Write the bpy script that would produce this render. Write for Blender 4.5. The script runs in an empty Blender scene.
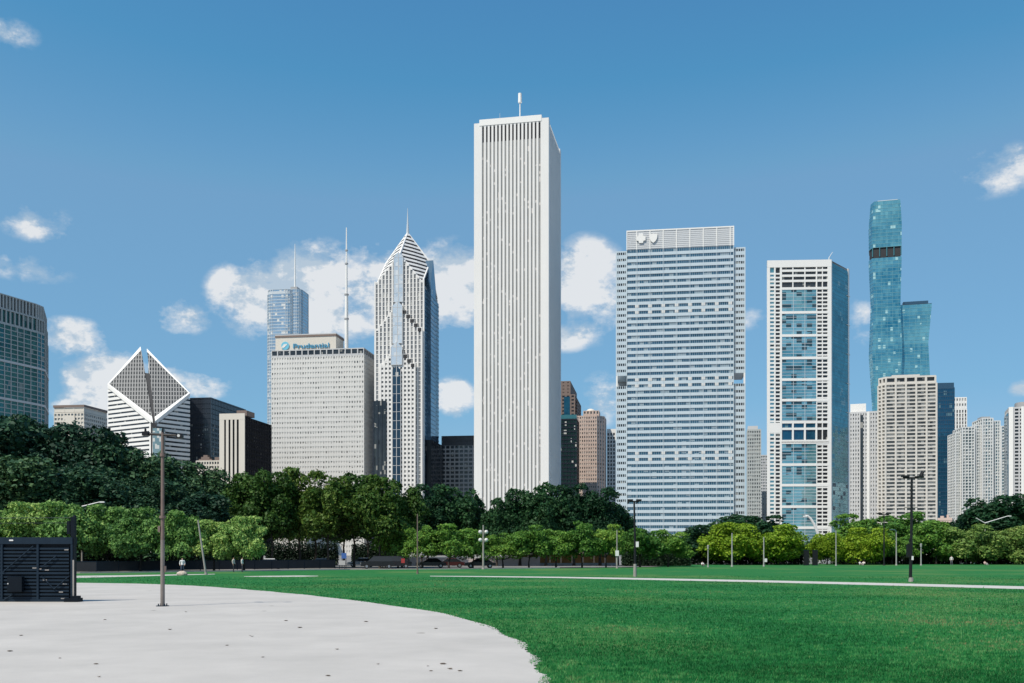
import bpy, math, random
import numpy as np
from mathutils import Vector, Matrix

F = 1000.0          # focal length in pixels
CX, HY = 512.0, 553.0
EYE = 2.2
random.seed(7)
C = bpy.data.collections.new("scene")
bpy.context.scene.collection.children.link(C)
scene = bpy.context.scene

def PX(x, Y): return (x - CX) / F * Y
def PZ(y, Y): return (HY - y) / F * Y + EYE
def GY(y): return EYE * F / (y - HY)        # ground distance of a picture row

# ------------------------------------------------------------------ helpers
def tag(o, label=None, cat=None, group=None, kind=None):
    if label: o["label"] = label
    if cat: o["category"] = cat
    if group: o["group"] = group
    if kind: o["kind"] = kind
    return o

def empty(name, loc, rz=0.0):
    o = bpy.data.objects.new(name, None)
    o.empty_display_size = 1.0
    C.objects.link(o)
    o.location = loc
    o.rotation_euler = (0, 0, rz)
    return o

def offset_poly(poly, d):
    """mitred offset of a convex CCW polygon, d > 0 goes outwards"""
    n = len(poly); out = []
    for i in range(n):
        p0 = Vector(poly[i - 1]); p1 = Vector(poly[i]); p2 = Vector(poly[(i + 1) % n])
        e1 = (p1 - p0).normalized(); e2 = (p2 - p1).normalized()
        n1 = Vector((e1.y, -e1.x)); n2 = Vector((e2.y, -e2.x))
        m = n1 + n2
        m = m / max(1e-6, m.dot(n1))
        out.append((p1.x + m.x * d, p1.y + m.y * d))
    return out

class MB:
    def __init__(self): self.v = []; self.f = []; self.mi = []; self.cur = 0
    def add(self, vs, fs):
        b = len(self.v); self.v.extend(vs)
        for f in fs: self.f.append(tuple(b + i for i in f)); self.mi.append(self.cur)
    def box(self, x0, x1, y0, y1, z0, z1):
        vs = [(x0,y0,z0),(x1,y0,z0),(x1,y1,z0),(x0,y1,z0),(x0,y0,z1),(x1,y0,z1),(x1,y1,z1),(x0,y1,z1)]
        self.add(vs, [(3,2,1,0),(4,5,6,7),(0,1,5,4),(1,2,6,5),(2,3,7,6),(3,0,4,7)])
    def poly(self, pts): self.add([tuple(p) for p in pts], [tuple(range(len(pts)))])
    def prism(self, poly, z0, z1, poly2=None, cap=True):
        n = len(poly); q = poly2 or poly
        zt = z1 if isinstance(z1, (list, tuple)) else [z1] * n
        vs = [(p[0], p[1], z0) for p in poly] + [(p[0], p[1], zt[i]) for i, p in enumerate(q)]
        fs = [(i, (i+1) % n, n + (i+1) % n, n + i) for i in range(n)]
        if cap: fs += [tuple(range(n-1, -1, -1)), tuple(range(n, 2*n))]
        self.add(vs, fs)
    def ring(self, outer, inner, z0, z1):
        n = len(outer)
        vs = [(p[0],p[1],z0) for p in outer] + [(p[0],p[1],z1) for p in outer] + \
             [(p[0],p[1],z0) for p in inner] + [(p[0],p[1],z1) for p in inner]
        fs = []
        for i in range(n):
            j = (i+1) % n
            fs += [(i, j, n+j, n+i), (n+i, n+j, 3*n+j, 3*n+i), (2*n+i, 2*n+j, j, i), (3*n+i, 3*n+j, 2*n+j, 2*n+i)]
        self.add(vs, fs)
    def edge_box(self, p, q, s0, s1, d0, d1, z0, z1):
        """box on the wall edge p->q (CCW), from s0 to s1 along it, d outward"""
        p = Vector(p); q = Vector(q); e = (q - p).normalized(); n = Vector((e.y, -e.x))
        c = [p + e*s0 + n*d0, p + e*s1 + n*d0, p + e*s1 + n*d1, p + e*s0 + n*d1]
        c = [c[3], c[2], c[1], c[0]]
        vs = [(a.x, a.y, z0) for a in c] + [(a.x, a.y, z1) for a in c]
        self.add(vs, [(3,2,1,0),(4,5,6,7),(0,1,5,4),(1,2,6,5),(2,3,7,6),(3,0,4,7)])
    def tube(self, p0, p1, r0, r1, n=8, cap=True):
        p0 = Vector(p0); p1 = Vector(p1); d = (p1 - p0).normalized()
        a = d.orthogonal().normalized(); b = d.cross(a)
        vs = []
        for p, r in ((p0, r0), (p1, r1)):
            for k in range(n):
                t = 2*math.pi*k/n
                w = p + (a*math.cos(t) + b*math.sin(t))*r
                vs.append(tuple(w))
        fs = [(k, (k+1) % n, n+(k+1) % n, n+k) for k in range(n)]
        if cap: fs += [tuple(range(n-1, -1, -1)), tuple(range(n, 2*n))]
        self.add(vs, fs)
    def path(self, pts, rs, n=8):
        for i in range(len(pts)-1): self.tube(pts[i], pts[i+1], rs[i], rs[i+1], n)
    def ball(self, c, r, nu=10, nv=7, sx=1, sy=1, sz=1):
        vs = []; fs = []
        for j in range(nv+1):
            ph = math.pi*j/nv
            for i in range(nu):
                th = 2*math.pi*i/nu
                vs.append((c[0]+r*sx*math.sin(ph)*math.cos(th), c[1]+r*sy*math.sin(ph)*math.sin(th), c[2]+r*sz*math.cos(ph)))
        for j in range(nv):
            for i in range(nu):
                fs.append((j*nu+i, (j+1)*nu+i, (j+1)*nu+(i+1) % nu, j*nu+(i+1) % nu))
        self.add(vs, fs)
    def build(self, name, mat, parent=None, smooth=False):
        me = bpy.data.meshes.new(name)
        me.from_pydata(self.v, [], self.f)
        mats = mat if isinstance(mat, (list, tuple)) else [mat]
        for m in mats: me.materials.append(m)
        if len(mats) > 1: me.polygons.foreach_set("material_index", self.mi)
        if smooth: me.polygons.foreach_set("use_smooth", [True]*len(me.polygons))
        me.update()
        o = bpy.data.objects.new(name, me)
        C.objects.link(o)
        if parent: o.parent = parent
        return o

def copy_tree(o, parent=None):
    c = o.copy(); C.objects.link(c)
    if parent: c.parent = parent
    for ch in o.children: copy_tree(ch, c)
    return c

# ------------------------------------------------------------------ materials
def new_mat(name):
    m = bpy.data.materials.new(name); m.use_nodes = True
    nt = m.node_tree
    return m, nt, nt.nodes["Principled BSDF"]

def N(nt, t, **kw):
    n = nt.nodes.new(t)
    for k, v in kw.items(): setattr(n, k, v)
    return n

def math_node(nt, op, a, b=None, c=None, clamp=False):
    n = nt.nodes.new("ShaderNodeMath"); n.operation = op; n.use_clamp = clamp
    for i, x in enumerate((a, b, c)):
        if x is None: continue
        if isinstance(x, (int, float)): n.inputs[i].default_value = x
        else: nt.links.new(x, n.inputs[i])
    return n.outputs[0]

def ramp(nt, fac, stops, interp='LINEAR'):
    r = nt.nodes.new("ShaderNodeValToRGB"); r.color_ramp.interpolation = interp
    el = r.color_ramp.elements
    while len(el) < len(stops): el.new(0.5)
    for e, (p, c) in zip(el, stops):
        e.position = p; e.color = (c[0], c[1], c[2], 1)
    nt.links.new(fac, r.inputs[0])
    return r.outputs[0]

def mixc(nt, fac, a, b):
    n = nt.nodes.new("ShaderNodeMix"); n.data_type = 'RGBA'
    for sock, x in ((n.inputs[0], fac), (n.inputs[6], a), (n.inputs[7], b)):
        if isinstance(x, (int, float)): sock.default_value = x
        elif isinstance(x, (tuple, list)): sock.default_value = (x[0], x[1], x[2], 1)
        else: nt.links.new(x, sock)
    return n.outputs[2]

def wall_mat(name, col, rough=0.75, var=0.16, scale=0.05, streak=0.1):
    """stone, concrete or painted metal with broad stains and vertical weather streaks"""
    m, nt, b = new_mat(name)
    tc = N(nt, "ShaderNodeTexCoord")
    n1 = N(nt, "ShaderNodeTexNoise"); n1.inputs["Scale"].default_value = scale; n1.inputs["Detail"].default_value = 5
    nt.links.new(tc.outputs["Object"], n1.inputs["Vector"])
    mp = N(nt, "ShaderNodeMapping"); mp.inputs["Scale"].default_value = (0.5, 0.5, 0.02)
    nt.links.new(tc.outputs["Object"], mp.inputs[0])
    n2 = N(nt, "ShaderNodeTexNoise"); n2.inputs["Scale"].default_value = 1.0; n2.inputs["Detail"].default_value = 4
    nt.links.new(mp.outputs[0], n2.inputs["Vector"])
    f = math_node(nt, 'ADD', math_node(nt, 'MULTIPLY', n1.outputs["Fac"], var),
                  math_node(nt, 'MULTIPLY', n2.outputs["Fac"], streak))
    f = math_node(nt, 'ADD', f, 1.0 - 0.5*(var + streak))
    mx = N(nt, "ShaderNodeVectorMath", operation='SCALE')
    mx.inputs[0].default_value = col
    nt.links.new(f, mx.inputs["Scale"])
    nt.links.new(mx.outputs[0], b.inputs["Base Color"])
    b.inputs["Roughness"].default_value = rough
    return m

def glass_mat(name, tint, alt, blind=(0.55, 0.55, 0.52), bfrac=0.12, metal=0.35, rough=0.06, cw=1.6, ch=3.9, jit=0.02, spec=0.5, afrac=0.5, row=0.0):
    """window glass seen from far outside: every pane has its own tint, blind and slight tilt"""
    m, nt, b = new_mat(name)
    tc = N(nt, "ShaderNodeTexCoord")
    mp = N(nt, "ShaderNodeVectorMath", operation='MULTIPLY_ADD')
    mp.inputs[1].default_value = (1/cw, 1/cw, 1/ch); mp.inputs[2].default_value = (0.37, 0.41, 0.13)
    nt.links.new(tc.outputs["Object"], mp.inputs[0])
    fl = N(nt, "ShaderNodeVectorMath", operation='FLOOR'); nt.links.new(mp.outputs[0], fl.inputs[0])
    wn = N(nt, "ShaderNodeTexWhiteNoise"); wn.noise_dimensions = '3D'; nt.links.new(fl.outputs[0], wn.inputs["Vector"])
    ad = N(nt, "ShaderNodeVectorMath", operation='ADD'); ad.inputs[1].default_value = (17.3, 5.1, 9.7)
    nt.links.new(fl.outputs[0], ad.inputs[0])
    wn2 = N(nt, "ShaderNodeTexWhiteNoise"); wn2.noise_dimensions = '3D'; nt.links.new(ad.outputs[0], wn2.inputs["Vector"])
    # larger tenancies: whole runs of a floor share their blinds
    big = N(nt, "ShaderNodeVectorMath", operation='MULTIPLY'); big.inputs[1].default_value = (1/(cw*7), 1/(cw*7), 1/ch)
    nt.links.new(tc.outputs["Object"], big.inputs[0])
    bn = N(nt, "ShaderNodeTexNoise"); bn.inputs["Scale"].default_value = 0.9; bn.inputs["Detail"].default_value = 2
    nt.links.new(big.outputs[0], bn.inputs["Vector"])
    thr = math_node(nt, 'MULTIPLY', bn.outputs["Fac"], 2*bfrac)
    isb = math_node(nt, 'LESS_THAN', wn.outputs["Value"], thr)
    drift = N(nt, "ShaderNodeTexNoise"); drift.inputs["Scale"].default_value = 0.035; drift.inputs["Detail"].default_value = 3
    dm = N(nt, "ShaderNodeMapping"); dm.inputs["Scale"].default_value = (0.7, 0.7, 1.6); nt.links.new(tc.outputs["Object"], dm.inputs[0]); nt.links.new(dm.outputs[0], drift.inputs["Vector"])
    df = math_node(nt, 'MULTIPLY_ADD', drift.outputs["Fac"], 3.0, -1.0, clamp=True)
    df = math_node(nt, 'ADD', math_node(nt, 'MULTIPLY', df, 0.65), math_node(nt, 'MULTIPLY', wn2.outputs["Value"], 0.35))
    col = mixc(nt, math_node(nt, 'MULTIPLY', df, afrac*2, clamp=True), tint, alt)
    col = mixc(nt, isb, col, blind)
    nt.links.new(col, b.inputs["Base Color"])
    nt.links.new(math_node(nt, 'MULTIPLY', math_node(nt, 'SUBTRACT', 1.0, isb), metal), b.inputs["Metallic"])
    nt.links.new(math_node(nt, 'MULTIPLY_ADD', isb, 0.3, rough), b.inputs["Roughness"])
    b.inputs["Specular IOR Level"].default_value = spec
    g = N(nt, "ShaderNodeNewGeometry")
    sb = N(nt, "ShaderNodeVectorMath", operation='SUBTRACT'); sb.inputs[1].default_value = (0.5, 0.5, 0.5)
    nt.links.new(wn2.outputs["Color"], sb.inputs[0])
    sc = N(nt, "ShaderNodeVectorMath", operation='SCALE'); sc.inputs["Scale"].default_value = jit*2
    nt.links.new(sb.outputs[0], sc.inputs[0])
    an = N(nt, "ShaderNodeVectorMath", operation='ADD')
    nt.links.new(g.outputs["Normal"], an.inputs[0]); nt.links.new(sc.outputs[0], an.inputs[1])
    nn = N(nt, "ShaderNodeVectorMath", operation='NORMALIZE'); nt.links.new(an.outputs[0], nn.inputs[0])
    nt.links.new(nn.outputs[0], b.inputs["Normal"])
    return m

def leaf_mat(name, stops, transl=0.25):
    m, nt, b = new_mat(name)
    g = N(nt, "ShaderNodeNewGeometry"); oi = N(nt, "ShaderNodeObjectInfo"); tc = N(nt, "ShaderNodeTexCoord")
    n1 = N(nt, "ShaderNodeTexNoise"); n1.inputs["Scale"].default_value = 0.45; n1.inputs["Detail"].default_value = 3
    nt.links.new(tc.outputs["Object"], n1.inputs["Vector"])
    f = math_node(nt, 'MULTIPLY', g.outputs["Random Per Island"], 0.4)
    f = math_node(nt, 'ADD', f, math_node(nt, 'MULTIPLY', n1.outputs["Fac"], 0.5))
    f = math_node(nt, 'ADD', f, math_node(nt, 'MULTIPLY_ADD', oi.outputs["Random"], 0.45, -0.2))
    col = ramp(nt, f, stops)
    nt.links.new(col, b.inputs["Base Color"])
    b.inputs["Roughness"].default_value = 0.6
    b.inputs["Specular IOR Level"].default_value = 0.25
    tr = N(nt, "ShaderNodeBsdfTranslucent"); nt.links.new(col, tr.inputs["Color"])
    mx = N(nt, "ShaderNodeMixShader"); mx.inputs[0].default_value = transl
    nt.links.new(b.outputs[0], mx.inputs[1]); nt.links.new(tr.outputs[0], mx.inputs[2])
    nt.links.new(mx.outputs[0], nt.nodes["Material Output"].inputs["Surface"])
    return m

def plain(name, col, rough=0.6, metal=0.0, var=0.12, scale=2.0):
    m, nt, b = new_mat(name)
    tc = N(nt, "ShaderNodeTexCoord"); n1 = N(nt, "ShaderNodeTexNoise")
    n1.inputs["Scale"].default_value = scale; n1.inputs["Detail"].default_value = 4
    nt.links.new(tc.outputs["Object"], n1.inputs["Vector"])
    f = math_node(nt, 'MULTIPLY_ADD', n1.outputs["Fac"], var*2, 1.0 - var)
    mx = N(nt, "ShaderNodeVectorMath", operation='SCALE'); mx.inputs[0].default_value = col
    nt.links.new(f, mx.inputs["Scale"]); nt.links.new(mx.outputs[0], b.inputs["Base Color"])
    b.inputs["Roughness"].default_value = rough; b.inputs["Metallic"].default_value = metal
    return m

M = {}
M['white_stone'] = wall_mat("white granite", (0.76, 0.755, 0.74), var=0.10, streak=0.08)
M['white_paint'] = wall_mat("white painted concrete", (0.80, 0.80, 0.78), var=0.08, streak=0.06)
M['cream'] = wall_mat("cream limestone", (0.66, 0.62, 0.55))
M['limestone'] = wall_mat("pale limestone grid", (0.66, 0.655, 0.635), var=0.14)
M['grey_conc'] = wall_mat("grey concrete", (0.36, 0.37, 0.38))
M['crown_grey'] = wall_mat('crown grey metal', (0.60, 0.62, 0.64), rough=0.5)
M['soft_white'] = wall_mat('soft white concrete', (0.56, 0.57, 0.58))
M['bright_grey'] = wall_mat('bright grey concrete', (0.66, 0.68, 0.68))
M['matte_black'] = wall_mat('matte black cladding', (0.012, 0.014, 0.020), rough=0.8)
M['matte_black'].node_tree.nodes['Principled BSDF'].inputs['Specular IOR Level'].default_value = 0.1
M['teal_rib'] = wall_mat('teal metal rib', (0.16, 0.36, 0.42), rough=0.35)
M['mid_grey'] = wall_mat('mid grey concrete', (0.40, 0.43, 0.43))
M['pale_grey'] = wall_mat("pale grey concrete", (0.52, 0.53, 0.54))
M['dark_metal'] = wall_mat("dark anodised metal", (0.035, 0.04, 0.05), rough=0.4)
M['black_glass_wall'] = wall_mat("black spandrel", (0.02, 0.025, 0.035), rough=0.25)
M['brown'] = wall_mat("brown brick", (0.20, 0.15, 0.13))
M['pink'] = wall_mat("pink granite", (0.56, 0.44, 0.38))
M['beige'] = wall_mat("beige concrete", (0.62, 0.595, 0.55))
M['blue_white'] = wall_mat("pale blue metal panel", (0.53, 0.62, 0.68), rough=0.3, var=0.08)
M['silver'] = wall_mat("silver metal", (0.55, 0.60, 0.64), rough=0.35)
M['roof'] = wall_mat("gravel roof", (0.25, 0.25, 0.25))
M['dark_recess'] = wall_mat("dark recess", (0.025, 0.027, 0.032))
M['teal_spandrel'] = wall_mat("teal spandrel glass", (0.05, 0.18, 0.22), rough=0.15)
M['blue_spandrel'] = wall_mat("blue spandrel glass", (0.03, 0.08, 0.14), rough=0.2)

G = {}
G['aon'] = glass_mat("bronze window strip", (0.30, 0.295, 0.28), (0.38, 0.375, 0.36), (0.60, 0.57, 0.55), bfrac=0.05, metal=0.0, rough=0.25, cw=2.0, ch=2.0)
G['teal'] = glass_mat("teal glass", (0.02, 0.10, 0.12), (0.06, 0.22, 0.25), (0.40, 0.46, 0.45), bfrac=0.10, metal=0.45, cw=3.0, ch=3.4)
G['dark'] = glass_mat("dark glass", (0.015, 0.02, 0.025), (0.05, 0.06, 0.07), (0.30, 0.30, 0.28), bfrac=0.08, metal=0.1, cw=1.8, ch=3.8)
G['darkteal'] = glass_mat('dark teal glass', (0.008, 0.075, 0.085), (0.04, 0.18, 0.19), (0.16, 0.22, 0.22), bfrac=0.06, metal=0.55, cw=2.4, ch=2.6)
G['softdark'] = glass_mat('soft dark windows', (0.05, 0.055, 0.06), (0.15, 0.155, 0.155), (0.4, 0.4, 0.38), bfrac=0.1, metal=0.15, cw=1.9, ch=3.9)
G['palegrey'] = glass_mat('pale grey windows', (0.17, 0.175, 0.18), (0.30, 0.305, 0.31), (0.48, 0.48, 0.46), bfrac=0.12, metal=0.15, cw=1.9, ch=3.9)
G['sideteal'] = glass_mat('dark teal side glass', (0.015, 0.14, 0.18), (0.07, 0.34, 0.40), (0.2, 0.4, 0.45), bfrac=0.05, metal=0.5, cw=3.5, ch=3.0, jit=0.02)
G['slateblue'] = glass_mat('slate blue glass', (0.02, 0.06, 0.10), (0.06, 0.13, 0.18), (0.1, 0.2, 0.25), bfrac=0.05, metal=0.4, cw=2.2, ch=3.95)
G['black'] = glass_mat('black glass', (0.008, 0.010, 0.014), (0.02, 0.024, 0.03), (0.08, 0.08, 0.08), bfrac=0.03, metal=0.0, spec=0.12)
G['blue'] = glass_mat("blue ribbon glass", (0.02, 0.10, 0.165), (0.10, 0.23, 0.32), (0.28, 0.37, 0.43), bfrac=0.12, metal=0.45, cw=3.1, ch=4.5, jit=0.01, afrac=0.35)
G['deepblue'] = glass_mat("deep blue curtain glass", (0.01, 0.07, 0.14), (0.03, 0.16, 0.25), (0.1, 0.2, 0.25), bfrac=0.05, metal=0.5, cw=2.2, ch=3.6)
G['navy'] = glass_mat('navy bay glass', (0.01, 0.03, 0.06), (0.03, 0.07, 0.11), bfrac=0.03, metal=0.3, cw=2.4, ch=3.95)
G['aqua'] = glass_mat("aqua curtain glass", (0.06, 0.25, 0.31), (0.34, 0.60, 0.65), (0.015, 0.06, 0.09), bfrac=0.20, metal=0.6, cw=3.6, ch=2.72, jit=0.02)
G['vista'] = glass_mat("turquoise curtain glass", (0.02, 0.20, 0.31), (0.20, 0.50, 0.57), (0.34, 0.58, 0.62), bfrac=0.035, metal=0.6, cw=2.4, ch=3.6, jit=0.015)
G['silver'] = glass_mat("silver blue curtain glass", (0.38, 0.47, 0.53), (0.60, 0.68, 0.72), (0.66, 0.68, 0.68), bfrac=0.10, metal=0.7, cw=3.0, ch=4.0, jit=0.03)
G['punched'] = glass_mat("punched windows with blinds", (0.03, 0.035, 0.04), (0.30, 0.30, 0.28), (0.58, 0.57, 0.54), bfrac=0.75, metal=0.0, cw=2.35, ch=4.4)
G['grey'] = glass_mat("grey glass", (0.10, 0.12, 0.13), (0.22, 0.24, 0.25), (0.48, 0.48, 0.45), bfrac=0.2, metal=0.2, cw=1.9, ch=3.9)
G['skyblue'] = glass_mat("pale sky blue bay glass", (0.62, 0.68, 0.72), (0.74, 0.78, 0.80), (0.6, 0.65, 0.7), bfrac=0.1, metal=0.45, cw=2.2, ch=3.9)
G['apt'] = glass_mat("apartment windows", (0.04, 0.05, 0.055), (0.18, 0.19, 0.19), (0.50, 0.49, 0.46), bfrac=0.38, metal=0.1, cw=1.6, ch=2.8)
G['paleteal'] = glass_mat("pale teal apartment glass", (0.14, 0.24, 0.26), (0.36, 0.45, 0.46), (0.6, 0.62, 0.6), bfrac=0.3, metal=0.4, cw=1.8, ch=3.0)

# ------------------------------------------------------------------ building sites
class Site:
    """a building whose front runs from picture column xl to xr, left corner at distance Y"""
    def __init__(s, name, label, cat, xl, xr, Y, xr2=None, D=30.0, rot=8.3, group=None):
        s.th = math.radians(rot); s.Y = Y
        s.X = PX(xl, Y)
        s.W = s.t(xr)
        if xr2 is not None:
            cx = s.X + s.W*math.cos(s.th); cy = s.Y - s.W*math.sin(s.th)
            k = (xr2 - CX)/F
            D = (k*cy - cx)/(math.sin(s.th) - k*math.cos(s.th))
        s.D = D
        s.root = empty(name, (s.X, s.Y, 0), -s.th)
        tag(s.root, label, cat, group)
        s.poly = [(0, 0), (s.W, 0), (s.W, s.D), (0, s.D)]
    def t(s, px, v=0.0):
        """distance along the front of picture column px (on a plane v behind the front)"""
        k = (px - CX)/F; c, n = math.cos(s.th), math.sin(s.th)
        X0 = s.X + v*n; Y0 = s.Y + v*c
        return (k*Y0 - X0)/(c + k*n)
    def z(s, y, t=0.0, v=0.0): return PZ(y, s.Y - t*math.sin(s.th) + v*math.cos(s.th))

def grid_tower(root, poly, z0, z1, nfl, bays, wall, glass, sp=0.4, pw=0.5, rec=0.4, proud=0.12, roof='roof',
               parapet=1.2, cornerw=None, wname='wall', skip=(), bandname='window_band', pfrac=None, bands=True):
    """lattice facade: one wall mesh (core, spandrels, piers), one glass ribbon per storey"""
    n = len(poly); fh = (z1 - z0)/nfl
    core = offset_poly(poly, -rec - 0.06); gl = offset_poly(poly, -rec); inner = offset_poly(poly, -rec - 0.3)
    mb = MB()
    mb.prism(core, z0, z1)
    for i in range(nfl):
        a = z0 + i*fh
        if i in skip: mb.ring(poly, inner, a, a + fh); continue
        mb.ring(poly, inner, a, a + sp*fh)
        if bands:
            g = MB(); g.prism(gl, a + sp*fh - 0.02, a + fh + 0.02, cap=False); g.build(bandname, glass, root)
    mb.ring(offset_poly(poly, 0.03), offset_poly(poly, -0.5), z1, z1 + parapet)
    for i in range(n):
        p = Vector(poly[i]); q = Vector(poly[(i+1) % n]); L = (q - p).length; nb = bays[i % len(bays)]
        if nb <= 0: continue
        bw = L/nb; w = pfrac*bw if pfrac else pw
        pr = proud + 0.01*(i % 2)
        for k in range(nb + 1):
            s = k*bw; h = w/2
            if cornerw and k in (0, nb): h = cornerw
            s0 = max(-pr + 0.02, s - h); s1 = min(L + pr - 0.02, s + h)
            mb.edge_box(p, q, s0, s1, -rec - 0.03, pr, z0, z1 + parapet*0.5)
    mb.build(wname, wall, root)
    if roof:
        r = MB(); r.prism(offset_poly(poly, -0.45), z1 - 0.05, z1 + 0.3); r.build('roof', M[roof], root)

def rectp(x0, x1, y0, y1): return [(x0, y0), (x1, y0), (x1, y1), (x0, y1)]

# ================================================================== BUILDINGS
def b_curved_left():
    pts = [(x, Y*0.75) for x, Y in ((-66, 690), (-30, 714), (-2, 737), (11, 748), (24, 759.5), (37.5, 772), (45, 782))]
    root = empty('apartment_tower', (PX(0, 745*0.75), 570, 0))
    tag(root, 'tall apartment tower with curved teal glass front cut off by the left picture edge', 'apartment tower')
    o = Vector((PX(0, 745*0.75), 570))
    poly = [tuple(Vector((PX(x, Y), Y)) - o) for x, Y in pts]
    poly += [(poly[-1][0] - 12, poly[-1][1] + 30), (poly[0][0] + 4, poly[-1][1] + 34)]
    H = 146.0
    grid_tower(root, poly, 0, H - 16.5, 50, [6, 6, 2, 2, 2, 2, 4, 6, 3], M['mid_grey'], G['darkteal'], sp=0.16, pw=0.5, rec=0.16, proud=0.12, roof=None, parapet=0.4)
    # heavier belt courses every eighth storey
    bc = MB()
    for z in np.arange(H - 37.5, 15, -21): bc.ring(offset_poly(poly, 0.35), offset_poly(poly, -0.4), z, z + 1.3)
    bc.build('belt_course', M['pale_grey'], root)
    grid_tower(root, offset_poly(poly, -0.3), H - 16.1, H - 8.3, 1, [9, 9, 3, 3, 3, 3, 6, 8, 5], M['mid_grey'], G['darkteal'], sp=0.12, pw=0.7, rec=0.7, roof=None, parapet=0.5)
    grid_tower(root, offset_poly(poly, -0.8), H - 7.8, H, 1, [12, 12, 4, 4, 4, 4, 8, 10, 6], M['mid_grey'], G['dark'], sp=0.08, pw=0.9, rec=0.9, parapet=0.6, bandname='louvre_band')

def b_blank_panel():
    s = Site('office_block', 'cream block with blank stone panel and bronze roof edge, left of the diamond roofed tower', 'office block', 54, 84, 1000, 107)
    H = s.z(408)
    grid_tower(s.root, s.poly, 0, H - 6, 34, [9, 12], M['cream'], G['grey'], sp=0.45, pw=1.2, rec=0.5)
    grid_tower(s.root, offset_poly(s.poly, -0.2), H - 4.5, H, 1, [3, 3], M['cream'], G['dark'], sp=0.7, pw=1.0, parapet=0.1, roof=None, bands=False, wname='attic')
    mb = MB(); mb.box(s.t(63), s.t(75), -0.6, 0.5, 40, s.z(416)); mb.build('blank_panel', M['cream'], s.root)
    mb = MB(); mb.ring(offset_poly(s.poly, 0.6), offset_poly(s.poly, -0.6), H + 0.3, H + 2.6); mb.build('roof_edge', M['brown'], s.root)

def clip_poly(pts, axis, val, keep_ge):
    out = []
    n = len(pts)
    for i in range(n):
        a = pts[i]; b = pts[(i+1) % n]
        da = a[axis] - val; db = b[axis] - val
        if not keep_ge: da, db = -da, -db
        if da >= 0: out.append(a)
        if (da >= 0) != (db >= 0):
            t = da/(da - db)
            out.append(tuple(a[k] + (b[k] - a[k])*t for k in range(len(a))))
    return out

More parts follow.
